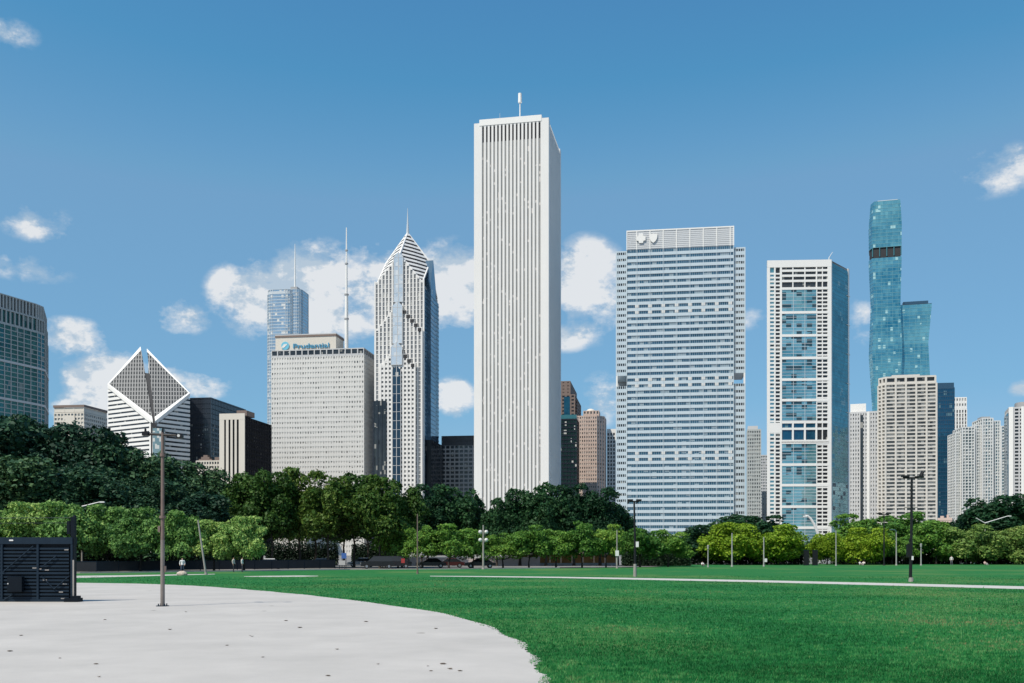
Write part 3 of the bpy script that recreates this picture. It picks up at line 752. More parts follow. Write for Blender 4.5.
def b_broad_blue():
    s = Site('office_tower', 'broad pale blue banded tower with two white emblems near its top', 'office tower', 616, 745.3, 748, D=34)
    root, W = s.root, s.W
    xl, xr = s.t(627), s.t(733.5)
    zt = s.z(251.3); zn0, zn1 = s.z(386.5), s.z(376)
    pw_, gl = M['blue_white'], G['blue']
    # centre bay of ribbons with three belts of paired square windows
    fh = 4.55
    nfl = int(round(zt/fh)); fh = zt/nfl
    cp = rectp(xl, xr, -1.5, 32)
    core = MB(); core.prism(offset_poly(cp, -0.66), 0, zt)
    glp = offset_poly(cp, -0.5); inner = offset_poly(cp, -0.9)
    special = [int(PZ(y, 740)/fh) for y in (308, 313, 378, 384, 455, 460)]
    nb = 8; bw = (xr - xl)/nb
    offs = [xl] + [xl + bw*(k + 0.75) for k in range(nb)] + [xr]
    rdm = random.Random(11)
    for i in range(nfl):
        a = i*fh
        core.ring(cp, inner, a, a + fh*0.50)
        g = MB(); g.prism(glp, a + fh*0.50 - 0.02, a + fh + 0.02, cap=False); g.build('window_band', gl, root)
        if i in special:
            for x in offs[1:-1]:
                mk = MB(); mk.box(x - 1.35, x + 1.35, -1.58, -1.0, a + fh*0.54, a + fh); mk.build('belt_pier', M['limestone'], root)
    core.build('wall', pw_, root)
    mu = MB()
    for x in offs: mu.box(x - 0.16, x + 0.16, -1.72, -1.0, 0, zt)
    mu.build('mullion', M['blue_white'], root)
    mu = MB()
    k = 0; x = xl + 1.55
    while x < xr:
        mu.box(x - 0.06, x + 0.06, -1.4, -0.98, 0, zt); x += 1.55
    mu.build('glazing_bar', M['silver'], root)
    # louvred crown
    zc = s.z(232)
    cr = MB(); cr.prism(rectp(xl, xr, -1.2, 30), zt, zc - 0.3)
    z = zt + 0.6
    while z < zc - 0.5: cr.box(xl - 0.05, xr + 0.05, -1.55, -1.1, z, z + 1.0); z += 1.4
    cr.build('louvred_crown', M['crown_grey'], root)
    cr = MB()
    for x in offs: cr.box(x - 0.35, x + 0.35, -1.8, -1.0, zt + 0.1, zc)
    cr.box(xl - 0.1, xr + 0.1, -1.75, -1.0, zc - 0.9, zc + 0.05)
    cr.build('crown_pier', M['white_paint'], root)
    # emblems: a cross and a shield
    em = M['white_paint']
    cx_, cz_ = s.t(641), s.z(240.5)
    def slab(pts, name):
        f = [(cx_ + x, -2.5, cz_ + z) for x, z in pts]; b = [(cx_ + x, -1.81, cz_ + z) for x, z in pts]; k = len(pts)
        m_ = MB(); m_.add(f + b, [tuple(range(k))] + [(i, k+i, k+(i+1) % k, (i+1) % k) for i in range(k)]); m_.build(name, em, root)
    a, bq = 1.5, 3.4
    slab([(-a, -bq), (a, -bq), (a+0.3, -a-0.3), (bq, -a), (bq, a), (a+0.3, a+0.3), (a, bq), (-a, bq), (-a-0.3, a+0.3), (-bq, a), (-bq, -a), (-a-0.3, -a-0.3)], 'cross_emblem')
    cx_ = s.t(653.3)
    slab([(0, -3.7), (1.6, -2.4), (2.7, -0.6), (3.0, 1.2), (3.0, 3.1), (1.2, 2.8), (0, 3.3), (-1.2, 2.8), (-3.0, 3.1), (-3.0, 1.2), (-2.7, -0.6), (-1.6, -2.4)], 'shield_emblem')
    # wings, cut through by an open notch
    for a, b in ((0, xl - 0.02), (xr + 0.02, W)):
        z_up = s.z(251.5 if a == 0 else 247.5, a)
        grid_tower(root, rectp(a, b, 0, 30), 0, zn0, max(1, int(zn0/fh)), [5, 10], M['blue_white'], G['dark'], sp=0.58, pw=0.45, rec=0.4, wname='wing_wall', roof=None, parapet=0.1, cornerw=0.8, bandname='wing_window_band')
        grid_tower(root, rectp(a, b, 0, 30), zn1, z_up - 1, int((z_up - zn1)/fh), [5, 10], M['blue_white'], G['dark'], sp=0.58, pw=0.45, rec=0.4, wname='wing_wall', parapet=1.0, cornerw=0.8, bandname='wing_window_band')
        m_ = MB(); e = 1.2
        if a == 0:
            m_.box(0.2, b, 27, 29.5, zn0 - 0.2, zn1 + 0.2); m_.build('notch_wall', M['grey_conc'], root); m_ = MB(); m_.box(0, e, -0.1, 1.3, zn0 - 0.2, zn1 + 0.2)
        else: m_.box(W - e, W, -0.1, 1.3, zn0 - 0.2, zn1 + 0.2)
        m_.build('notch_column', M['white_paint'], root)

def b_greys_right():
    s = Site('apartment_tower', 'slim grey apartment tower right of the broad blue banded tower', 'apartment tower', 747, 761, 712, D=13, rot=12)
    H = s.z(431)
    grid_tower(s.root, s.poly, 0, H, 34, [6, 6], M['mid_grey'], G['apt'], sp=0.42, pw=0.7, rec=0.5)
    mb = MB(); mb.box(s.t(748), s.t(758), 4, 14, H, H + 4); mb.build('rooftop_box', M['pale_grey'], s.root)
    s = Site('apartment_tower', 'far small grey tower peeking left of the white framed aqua glass tower', 'apartment tower', 758, 770, 1150, D=20)
    grid_tower(s.root, s.poly, 0, s.z(456), 34, [5, 5], M['pale_grey'], G['grey'], sp=0.45, pw=0.8, rec=0.4)
    s = Site('low_block', 'low cream block between the slim grey tower and the white framed aqua tower', 'low block', 762, 771, 785, D=16, rot=14)
    grid_tower(s.root, s.poly, 0, s.z(493), 12, [3, 4], M['cream'], G['grey'], sp=0.75, pw=1.6, rec=0.3)

def b_aqua():
    s = Site('apartment_tower', 'white framed tower with aqua glass panels, balconies and an aqua right side', 'apartment tower', 767.3, 831.5, 700, D=30, rot=3)
    root, W = s.root, s.W
    D = 30
    # right side leans back to column 849
    cx_ = s.X + W*math.cos(s.th); cy_ = s.Y - W*math.sin(s.th)
    k = (849.3 - CX)/F
    # side wall direction in world: towards (k*Y2, Y2)
    Y2 = cy_ + 24; X2 = k*Y2
    dx, dy = X2 - cx_, Y2 - cy_
    lx = W + dx*math.cos(s.th) - dy*math.sin(s.th); ly = dx*math.sin(s.th) + dy*math.cos(s.th)
    R = (lx, ly)
    zt = s.z(261); wp = M['white_paint']
    body = MB(); body.prism([(1.0, 1.2), (W - 0.5, 1.2), (R[0] - 0.9, R[1] - 0.5), (R[0] - 5, R[1] + 14), (s.t(772, 28), 28)], 0, zt - 0.5)
    body.build('core', M['grey_conc'], root)
    T = s.t
    fr = MB()
    def vert(a, b, z0=0, z1=zt, y=0.0): fr.box(T(a), T(b), y, 1.5, z0, z1)
    vert(767.3, 770.0); vert(774.2, 775.6); vert(780.0, 782.0); vert(816.4, 817.2); vert(827.6, 831.4)
    fr.box(0, W, -0.05, 1.6, s.z(267.5), zt + 0.4)
    secs = [(290, 311), (314, 334), (337, 356.5), (359.5, 378), (381, 398.5), (401.5, 420), (444, 463), (466, 483.5), (486.5, 505), (508, 526), (529, 546)]
    for a, b in secs: fr.box(T(781.5), T(829), -0.06, 1.5, s.z(a), s.z(a - 2.4))
    fr.box(T(781.5), T(829), -0.06, 1.5, s.z(443), s.z(440)); fr.box(T(770), T(782), -0.04, 1.5, s.z(433), s.z(423))
    fr.build('wall', wp, root)
    # aqua glass storeys
    fh = 2.72
    g_slab = MB()
    for a, b in secs:
        z1, z0 = s.z(a), s.z(b + 0.6); n = 6; h = (z1 - z0)/n
        for i in range(n):
            g = MB(); g.box(T(782), T(816.4), 0.35, 1.3, z0 + i*h + 0.12, z0 + (i+1)*h - 0.12); g.build('window_band', G['aqua'], root)
            g_slab.box(T(782), T(816.4), 0.2, 1.3, z0 + i*h - 0.12, z0 + i*h + 0.12)
            g_slab.box(T(782), T(816.4), 0.2, 1.3, z0 + (i+1)*h - 0.12, z0 + (i+1)*h + 0.119) if i == n-1 else None
    for x in (793.5, 805): g_slab.box(T(x) - 0.12, T(x) + 0.12, 0.15, 1.3, s.z(546), s.z(290))
    g_slab.build('mullion', M['silver'], root)
    # top storeys and the mechanical storey: open white grid over dark glass
    g = MB(); g.box(T(782), T(828), 0.9, 1.35, s.z(288), s.z(267.5)); g.build('attic_window', G['dark'], root)
    gg = MB()
    for x in (793, 805, 816.5): gg.box(T(x) - 0.35, T(x) + 0.35, 0.1, 1.4, s.z(288), s.z(267.5))
    for y in (272, 277, 282.3): gg.box(T(782), T(828), 0.12, 1.4, s.z(y), s.z(y - 2.2))
    gg.build('open_grid', wp, root); gg = MB()
    g = MB(); g.box(T(782), T(828), 0.9, 1.35, s.z(440), s.z(421.5)); g.build('plant_window', G['deepblue'], root)
    for x in (793, 805, 816.5): gg.box(T(x) - 0.6, T(x) + 0.6, 0.1, 1.4, s.z(440), s.z(421.5))
    gg.box(T(782), T(828), 0.12, 1.4, s.z(430), s.z(427.8)); gg.box(T(782), T(828), 0.11, 1.4, s.z(423.5), s.z(421))
    gg.build('open_grid', wp, root)
    # small window columns and balconies each storey
    for a, b, hh, far in ((770.0, 774.2, 1.25, 0), (775.6, 780, 1.0, 0), (817.2, 827.6, 1.0, 1)):
        st = MB(); z = 4.0
        while z < s.z(272):
            if not far or (not (s.z(444) < z < s.z(419)) and z < s.z(289)): st.box(T(a), T(b), 0.1, 1.4, z, z + hh)
            z += fh
        st.box(T(a), T(a) + 0.12, 0.105, 1.4, 4.0, s.z(272)); st.build('balcony_front', wp, root)
    for a, b, m, nm in ((770, 774.2, 'aqua', 'window_column'), (775.6, 780, 'dark', 'loggia_column'), (817.2, 827.6, 'dark', 'loggia_column')):
        g = MB(); g.box(T(a), T(b), 0.85, 1.36, 0, s.z(268)); g.build(nm, G[m], root)
    g = MB(); x = T(822.5); g.box(x - 0.3, x + 0.3, 0.08, 1.3, 0, s.z(268)); g.build('loggia_divider', wp, root)
    # right face
    side = MB(); slabs = MB()
    p0, p1 = (W, 0.3), R
    L = math.hypot(R[0] - W, R[1] - 0.3)
    side.edge_box(p0, p1, L - 2.2, L, -1.5, 0.1, 0, zt + 0.4)
    z = 4.0
    fl = 3.0
    i = 0
    while z < zt - 2:
        g = MB(); g.edge_box(p0, p1, 1.2, L - 2.2, -0.9, -0.1, z + 0.3, z + fl); g.build('side_window_band', G['aqua'] if z < s.z(482) else G['sideteal'], root)
        slabs.edge_box(p0, p1, 0.0, L - 2.3, -0.9, -0.05, z, z + 0.3)
        if i % 7 == 5: side.edge_box(p0, p1, L - 5, L + 0.6, -0.5, 0.5, z, z + 0.35)
        z += fl; i += 1
    side.edge_box(p0, p1, 0, 1.2, -0.9, 0.02, 0, zt + 0.3); side.build('side_wall', wp, root); slabs.build('side_slab', M['teal_spandrel'], root)
    mb = MB(); mb.prism([(0.5, 0.5), (W - 0.3, 0.5), (R[0] - 0.7, R[1] - 0.3), (R[0] - 5, R[1] + 13), (s.t(772, 27), 27)], zt - 0.5, zt); mb.build('roof', M['roof'], root)
    mb = MB(); x = T(829, 8); mb.tube((x, 8, zt), (x, 8, zt + 4), 0.35, 0.3, 6); mb.tube((x, 8, zt + 4), (x + 2.6, 8, zt + 8), 0.25, 0.15, 6); mb.build('roof_crane', M['white_paint'], root)
    mb = MB(); x = T(796, 8); mb.box(x, x + 4, 6, 10, zt, zt + 1.8); mb.build('rooftop_box', M['pale_grey'], root)

def b_white_850():
    s = Site('apartment_tower', 'white apartment tower between the aqua glass tower and the beige tower', 'apartment tower', 849.7, 880, 650, D=18, rot=19.5)
    H = s.z(414)
    W = s.W
    grid_tower(s.root, s.poly, 0, H, 36, [12, 6], M['soft_white'], G['apt'], sp=0.45, pw=0.9, rec=0.45)
    mb = MB(); mb.box(0.4, s.t(866), 1, 14, H, s.z(404)); mb.build('rooftop_box', M['white_paint'], s.root)
    mb = MB(); mb.box(s.t(867), s.t(869.5), -0.5, 0.2, 0, H + 0.6); mb.build('blank_pier', M['white_paint'], s.root)
    mb = MB(); mb.box(s.t(860.3), s.t(863), -0.28, 0.1, 20, H - 1); mb.build('shaft', G['dark'], s.root)

def b_vista():
    Y = 1030
    s = Site('glass_tower', 'tallest turquoise glass tower with rippling sides and a black open storey', 'glass tower', 869, 899, Y, D=30, rot=15)
    root = s.root; FH = 3.6
    # a tall stem and a lower one joined to its right, each a stack of flaring frusta
    stems = [
        ('stem', [(553, 872.5, 897.0), (480, 870.5, 899.2), (410, 873, 898.0), (355, 869.5, 900.0), (305, 871.3, 898.5), (256.5, 869.2, 899.6), (248.5, 869.6, 899.4), (226, 869.4, 899.6), (202.5, 871.2, 898.4)], 0.0, 28.0),
        ('stem', [(553, 897.0, 926), (440, 898.5, 928), (385, 898.2, 926.6), (345, 898.8, 924.8), (306.5, 898.6, 928)], 4.0, 30.0),
    ]
    for si, (nm, prof, y0, y1) in enumerate(stems):
        prof = sorted(((PZ(y, Y), PX(a, Y), PX(b, Y)) for y, a, b in prof))
        zs = [p[0] for p in prof]
        def at(z, off=0.0):
            a = np.interp(z, zs, [p[1] for p in prof]) - s.X; b = np.interp(z, zs, [p[2] for p in prof]) - s.X
            c = 2.6 if si == 0 else 0.5     # small side facet on the left
            infl = (b - a) - 28
            return offset_poly([(a + c, y0 - infl*0.3), (b, y0 - infl*0.3), (b - 1, y1), (a + 2, y1), (a, y0 + 9)], off)
        H = zs[-1]; n = int(H/FH); fh = H/n
        sl = MB(); black0, black1 = PZ(256.5, Y), PZ(248.5, Y)
        cb = MB(); 
        for i in range(n):
            a = i*fh
            dark = si == 0 and black0 - 1.5 < a + fh/2 < black1 + 0.5
            if dark:
                cb.prism(at(a, -0.9), a, a + fh, at(a + fh, -0.9)); continue
            g = MB(); g.prism(at(a), a, a + fh, at(a + fh), cap=False); g.build('window_band', G['vista'], root)
            sl.ring(at(a, 0.16), at(a, -1), a - 0.16, a + 0.2)
        # mullions as thin ribs
        zsamp = list(np.arange(0, H, fh*3)) + [H]
        for kx in np.linspace(0.1, 0.9, 5):
            for za, zb in zip(zsamp[:-1], zsamp[1:]):
                if si == 0 and za < black1 and zb > black0: continue
                pa, pb = at(za, 0.12), at(zb, 0.12)
                xa = pa[0][0] + (pa[1][0] - pa[0][0])*kx; xb = pb[0][0] + (pb[1][0] - pb[0][0])*kx
                q = [(xa-0.1, pa[0][1], za), (xa+0.1, pa[0][1], za), (xb+0.1, pb[0][1], zb), (xb-0.1, pb[0][1], zb)]
                q2 = [(x, y + 0.4, z) for x, y, z in q]
                sl.add(q + q2, [(0, 1, 2, 3), (0, 4, 5, 1), (1, 5, 6, 2), (2, 6, 7, 3), (3, 7, 4, 0)])
        sl.build('mullion', M['teal_rib'], root)
        if si == 0:
            cb.build('open_storey_core', M['dark_recess'], root)
            cm = MB(); p = at(black0)
            for kx in np.linspace(0.02, 0.98, 5):
                x = p[0][0] + (p[1][0] - p[0][0])*kx; cm.box(x - 0.45, x + 0.45, p[0][1] + 0.2, p[0][1] + 1.4, black0 - 1, black1 + 3)
            cm.build('open_storey_column', M['teal_spandrel'], root)
        r = MB(); r.prism(at(H - 0.05, -0.1), H - 0.05, H + 0.4)
        r.build('roof', M['teal_spandrel'] if si == 0 else M['dark_recess'], root)
        if si == 1:
            r = MB(); r.prism(at(H, -3), H + 0.4, H + 4.0); r.build('rooftop_box', M['blue_spandrel'], root)
        else:
            p = at(H); r = MB(); r.prism(rectp(p[0][0] + 4, p[1][0] - 2, y0 + 6, y0 + 16), H + 0.4, H + 3); r.build('rooftop_box', M['silver'], root)

def b_beige():
    s = Site('apartment_tower', 'beige concrete apartment tower with five wide window bays, in front of the turquoise tower', 'apartment tower', 885.5, 937, 600, D=28, rot=12)
    H = s.z(385); W = s.W
    poly = [(0, 0), (W, 0), (W, 22), (0, 22), (-3.6, 5.5)]
    grid_tower(s.root, poly, 0, H, 46, [5, 4, 6, 4, 2], M['beige'], G['apt'], sp=0.37, pw=1.0, rec=0.75, proud=0.2, parapet=0.6, roof=None)
    p2 = offset_poly(poly, -0.4)
    grid_tower(s.root, p2, H + 0.7, H + 4.0, 1, [5, 4, 6, 4, 2], M['beige'], G['dark'], sp=0.3, pw=1.2, rec=0.9, parapet=1.0, wname='attic', bandname='attic_window_band')
    mb = MB(); mb.box(s.t(893), s.t(921), 4, 14, H + 4, H + 6.4); mb.build('rooftop_box', M['beige'], s.root)

def b_blue():
    s = Site('glass_tower', 'deep blue glass tower right behind the beige apartment tower', 'glass tower', 934, 954.5, 850, D=24)
    H = s.z(389)
    grid_tower(s.root, s.poly, 0, H, 42, [9, 8], M['blue_spandrel'], G['deepblue'], sp=0.2, pw=0.3, rec=0.2, proud=0.15, roof=None)
    mb = MB(); mb.prism(offset_poly(s.poly, -0.3), H, s.z(383)); mb.build('crown', M['blue_spandrel'], s.root)

def b_white_far():
    s = Site('apartment_tower', 'far white tower with dark window columns, behind the pale teal paired tower', 'apartment tower', 953, 967, 980, D=22)
    H = s.z(410)
    grid_tower(s.root, s.poly, 0, H, 38, [5, 6], M['white_paint'], G['dark'], sp=0.18, pw=1.3, rec=0.6, roof=None)
    grid_tower(s.root, offset_poly(s.poly, -0.2), H + 1.3, s.z(398.5), 2, [5, 5], M['white_paint'], G['grey'], sp=0.5, pw=1.2, rec=0.5, wname='crown')

def b_paleteal():
    s = Site('apartment_tower', 'white and pale teal apartment tower with stepped roofline near the right edge', 'apartment tower', 956.5, 1008, 780, D=26)
    T = s.t
    segs = [(956.5, 962, 432, 3.0, 2), (962, 975, 427, 0.0, 4), (975, 982, 425, 1.5, 3), (982, 993, 418.5, -0.8, 4), (993, 1001, 421, 1.2, 3), (1001, 1008.5, 426.5, 0.3, 2)]
    for k, (a, b, y, off, nb) in enumerate(segs):
        H = s.z(y)
        grid_tower(s.root, rectp(T(a), T(b) - 0.03, off, 24 + k*0.2), 0, H - 0.8, 42, [nb, 5], M['bright_grey'], G['paleteal'], sp=0.26, pw=0.6, rec=0.7, proud=0.15, parapet=0.8, cornerw=0.8)
    mb = MB(); mb.box(T(983), T(992), 4, 14, s.z(418.5), s.z(416.5)); mb.build('rooftop_box', M['grey_conc'], s.root)

def b_right_edge():
    s = Site('apartment_tower', 'grey and white tower with a dark blue side, cut off by the right picture edge', 'apartment tower', 1009, 1045, 700, D=24, rot=20)
    W = s.W; H = s.z(409)
    poly = [(0, 0), (W, 0), (W, 24), (0, 24), (-4.5, 9)]
    grid_tower(s.root, rectp(0, W, 0, 24), 0, H, 42, [7, 6], M['pale_grey'], G['dark'], sp=0.4, pw=0.9, rec=0.7, roof='roof')
    mb = MB(); mb.box(-0.7, -0.13, 0.8, 22, 0, s.z(413)); mb.build('blue_side', G['deepblue'], s.root)
    mb = MB()
    for a, b in ((-0.2, 2.6), (7.6, 9.4)): mb.box(a, b, -0.6, 0.2, 0, H + 1.3)
    mb.build('white_pier', M['white_paint'], s.root)
    mb = MB(); mb.prism(rounded(5, W + 4, 2, 20, 6), H + 1, s.z(402)); mb.build('rooftop_drum', M['grey_conc'], s.root)

def b_low_right():
    s = Site('low_building', 'small pale pinkish building just above the trees below the deep blue tower', 'low building', 938, 952, 290, D=10, rot=26)
    H = s.z(519)
    mb = MB(); mb.prism(s.poly, 0, H); mb.box(s.W*0.15, s.W*0.4, 1, 4, H, H + 0.9); mb.box(s.W*0.6, s.W*0.75, 2, 5, H, H + 1.3); mb.build('wall', M['pink'], s.root)
    mb = MB(); mb.ring(offset_poly(s.poly, 0.08), offset_poly(s.poly, -0.2), H - 0.4, H + 0.3); mb.build('parapet', M['pink'], s.root)
    for k in range(4):
        x = s.W*(0.1 + 0.23*k); w = MB(); w.box(x, x + 0.7, -0.03, 0.05, H - 2.0, H - 1.0); w.build('window', G['dark'], s.root)

for fn in (b_curved_left, b_blank_panel, b_diamond, b_black, b_striped, b_old, b_silver, b_slab_sign, b_chevron, b_darkgrid, b_white_tall,
           b_brown, b_greenglass, b_pink, b_white_small, b_broad_blue, b_greys_right, b_aqua, b_white_850, b_vista, b_beige, b_blue,
           b_white_far, b_paleteal, b_right_edge, b_low_right):
    fn()

# ================================================================== GROUND
def ground_mat(name, stops, scale, rough=0.9, bump=0.0, bscale=20.0, detail=6):
    m, nt, b = new_mat(name)
    tc = N(nt, "ShaderNodeTexCoord")
    n1 = N(nt, "ShaderNodeTexNoise"); n1.inputs["Scale"].default_value = scale; n1.inputs["Detail"].default_value = detail; n1.inputs["Roughness"].default_value = 0.65
    nt.links.new(tc.outputs["Object"], n1.inputs["Vector"])
    nt.links.new(ramp(nt, n1.outputs["Fac"], stops), b.inputs["Base Color"])
    b.inputs["Roughness"].default_value = rough
    if bump:
        n2 = N(nt, "ShaderNodeTexNoise"); n2.inputs["Scale"].default_value = bscale; n2.inputs["Detail"].default_value = 4
        nt.links.new(tc.outputs["Object"], n2.inputs["Vector"])
        bp = N(nt, "ShaderNodeBump"); bp.inputs["Strength"].default_value = bump; bp.inputs["Distance"].default_value = 0.03
        nt.links.new(n2.outputs["Fac"], bp.inputs["Height"]); nt.links.new(bp.outputs[0], b.inputs["Normal"])
    return m

def sheet(name, pts, z, mat):
    mb = MB(); mb.poly([(x, y, z) for x, y in pts]); o = mb.build(name, mat); tag(o, kind='structure'); return o
def gp(x, y): Y = GY(y); return (PX(x, Y), Y)

city = ground_mat("city ground", [(0.3, (0.14, 0.14, 0.135)), (0.7, (0.24, 0.235, 0.22))], 0.05)
sheet('ground', [(-6000, -3000), (6000, -3000), (6000, 9000), (-6000, 9000)], 0.0, city)

def lawn_material():
    m, nt, b = new_mat("mown lawn")
    tc = N(nt, "ShaderNodeTexCoord")
    def noise(s, d=4, r=0.6, sc=None):
        n = N(nt, "ShaderNodeTexNoise"); n.inputs["Scale"].default_value = s; n.inputs["Detail"].default_value = d; n.inputs["Roughness"].default_value = r
        if sc:
            mp = N(nt, "ShaderNodeMapping"); mp.inputs["Scale"].default_value = sc; nt.links.new(tc.outputs["Object"], mp.inputs[0]); nt.links.new(mp.outputs[0], n.inputs["Vector"])
        else: nt.links.new(tc.outputs["Object"], n.inputs["Vector"])
        return n.outputs["Fac"]
    big = noise(0.06, 5); mid = noise(0.7, 5, 0.7); fine = noise(9.0, 4, 0.8)
    col = ramp(nt, fine, [(0.3, (0.006, 0.085, 0.022)), (0.5, (0.015, 0.150, 0.038)), (0.72, (0.045, 0.215, 0.060))])
    col = mixc(nt, math_node(nt, 'MULTIPLY', ramp(nt, mid, [(0.48, (0, 0, 0)), (0.75, (1, 1, 1))]), 0.5), col, (0.085, 0.20, 0.055))
    col = mixc(nt, math_node(nt, 'MULTIPLY', ramp(nt, big, [(0.50, (0, 0, 0)), (0.68, (1, 1, 1))]), 0.75), col, (0.135, 0.215, 0.065))
    spot = noise(0.35, 3, 0.6)
    col = mixc(nt, math_node(nt, 'MULTIPLY', ramp(nt, spot, [(0.68, (0, 0, 0)), (0.76, (1, 1, 1))]), 0.55), col, (0.12, 0.10, 0.045))
    nt.links.new(col, b.inputs["Base Color"]); b.inputs["Roughness"].default_value = 0.9; b.inputs["Specular IOR Level"].default_value = 0.15
    bp = N(nt, "ShaderNodeBump"); bp.inputs["Strength"].default_value = 0.8; bp.inputs["Distance"].default_value = 0.06
    nt.links.new(noise(14, 5, 0.8), bp.inputs["Height"]); nt.links.new(bp.outputs[0], b.inputs["Normal"])
    return m
lawn_m = lawn_material()

# far edge of the lawn runs away to the right
far_edge = [(-120, 100), (-61, 108), (-40, 114), (0, 131), (40, 150), (70, 172), (110, 188), (180, 196)]
far_edge = [gp(-300, 574.2), gp(-60, 574.2), gp(80, 573.6), gp(240, 571.6), gp(350, 570.0), gp(460, 569.4), gp(560, 568.4), gp(640, 567.3), gp(690, 564.9), gp(760, 564.3), gp(880, 563.9), gp(1024, 563.7), gp(1400, 563.5)]
road_edge = far_edge[:7]
sheet('lawn', [(-80, 3), (120, 3)] + [p for p in far_edge[::-1]] , 0.02, lawn_m)

asphalt = ground_mat("asphalt", [(0.3, (0.045, 0.045, 0.047)), (0.7, (0.075, 0.075, 0.075))], 0.6, bump=0.2)
off = [(p[0] - 0.0, p[1] + 1.8) for p in road_edge]
sheet('road', off + [(p[0] + 4, p[1] + 13) for p in road_edge[::-1]], 0.012, asphalt)
kerb_m = ground_mat("kerb concrete", [(0.3, (0.34, 0.33, 0.31)), (0.7, (0.46, 0.45, 0.42))], 1.5)
kb = MB()
for (a, b) in zip(road_edge[:-1], road_edge[1:]):
    kb.add([(a[0], a[1] + 0.01, 0.0), (b[0], b[1] + 0.01, 0.0), (b[0], b[1] + 0.3, 0.0), (a[0], a[1] + 0.3, 0.0), (a[0], a[1] + 0.01, 0.13), (b[0], b[1] + 0.01, 0.13), (b[0], b[1] + 0.3, 0.13), (a[0], a[1] + 0.3, 0.13)],
           [(4, 5, 6, 7), (0, 1, 5, 4), (2, 3, 7, 6)])
tag(kb.build('kerb', kerb_m), kind='structure')

def paving_material():
    m, nt, b = new_mat("pale compacted paving")
    tc = N(nt, "ShaderNodeTexCoord")
    def noise(s, d=4, r=0.6):
        n = N(nt, "ShaderNodeTexNoise"); n.inputs["Scale"].default_value = s; n.inputs["Detail"].default_value = d; n.inputs["Roughness"].default_value = r
        nt.links.new(tc.outputs["Object"], n.inputs["Vector"]); return n.outputs["Fac"]
    col = ramp(nt, noise(0.35, 6, 0.65), [(0.3, (0.415, 0.398, 0.375)), (0.7, (0.51, 0.488, 0.46))])
    col = mixc(nt, math_node(nt, 'MULTIPLY', ramp(nt, noise(30, 3, 0.7), [(0.45, (0, 0, 0)), (0.7, (1, 1, 1))]), 0.22), col, (0.36, 0.35, 0.34))
    v = N(nt, "ShaderNodeTexVoronoi"); v.inputs["Scale"].default_value = 0.55; v.inputs["Randomness"].default_value = 1.0
    nt.links.new(tc.outputs["Object"], v.inputs["Vector"])
    d = math_node(nt, 'ADD', v.outputs["Distance"], math_node(nt, 'MULTIPLY_ADD', noise(6, 3), 0.12, -0.06))
    col = mixc(nt, math_node(nt, 'MULTIPLY', ramp(nt, d, [(0.045, (1, 1, 1)), (0.075, (0, 0, 0))]), math_node(nt, 'GREATER_THAN', ramp(nt, v.outputs['Color'], [(0.0, (0, 0, 0)), (1.0, (1, 1, 1))]), 0.45)), col, (0.13, 0.11, 0.09))
    col = mixc(nt, math_node(nt, 'MULTIPLY', ramp(nt, noise(1.3, 5, 0.75), [(0.62, (0, 0, 0)), (0.72, (1, 1, 1))]), 0.22), col, (0.38, 0.36, 0.34))
    nt.links.new(col, b.inputs["Base Color"]); b.inputs["Roughness"].default_value = 0.85
    bp = N(nt, "ShaderNodeBump"); bp.inputs["Strength"].default_value = 0.35; bp.inputs["Distance"].default_value = 0.02
    nt.links.new(noise(40, 4, 0.7), bp.inputs["Height"]); nt.links.new(bp.outputs[0], b.inputs["Normal"])
    return m
pav_m = paving_material()

edge_px = [(-120, 581.5), (-20, 582), (76, 583.2), (140, 584.2), (200, 586.6), (260, 591.2), (320, 597), (375, 604), (435, 612.5), (475, 622.5), (510, 637.5), (530, 652), (545, 683), (556, 730)]
edge = [gp(*p) for p in edge_px]
def smooth_curve(pts, k=10):
    out = []
    for i in range(len(pts) - 1):
        p0 = Vector(pts[max(0, i-1)]); p1 = Vector(pts[i]); p2 = Vector(pts[i+1]); p3 = Vector(pts[min(len(pts)-1, i+2)])
        for j in range(k):
            t = j/k
            out.append(tuple(0.5*((2*p1) + (p2-p0)*t + (2*p0-5*p1+4*p2-p3)*t*t + (3*p1-p0-3*p2+p3)*t**3)))
    out.append(pts[-1]); return out
rn = random.Random(5)
edge_s = []
for x, y in smooth_curve(edge, 40):
    w_ = 0.09*math.sin(x*5.3 + y*2.1) + 0.03*math.sin(x*17.0 - y*11.0)
    edge_s.append((x + w_ + rn.uniform(-0.02, 0.02), y + rn.uniform(-0.02, 0.02)))
sheet('paving', [(-70, 2)] + [(1.0, 2)] + edge_s[::-1] + [(-70, edge_s[0][1])], 0.034, pav_m)

path_m = ground_mat("pale concrete path", [(0.3, (0.42, 0.41, 0.385)), (0.7, (0.56, 0.55, 0.52))], 0.8)
def strip(name, pts, z=0.03, mat=path_m):
    top = [gp(x, y - h/2) for x, y, h in pts]; bot = [gp(x, y + h/2) for x, y, h in pts]
    return sheet(name, top + bot[::-1], z, mat)
strip('path', [(430, 576.4, 0.5), (480, 576.8, 0.9), (560, 577.7, 1.2), (640, 579.2, 1.7), (760, 581.6, 2.0), (900, 585.0, 2.4), (1030, 588.3, 2.8), (1200, 592.5, 3.4)])
strip('footpath', [(-40, 577.6, 2.2), (76, 577.2, 2.2), (130, 576.2, 1.4), (175, 575.2, 0.9), (215, 574.4, 0.4)])
strip('concrete_apron', [(244, 576.8, 0.4), (265, 576.7, 1.0), (300, 576.4, 1.2), (318, 576.3, 0.4)])

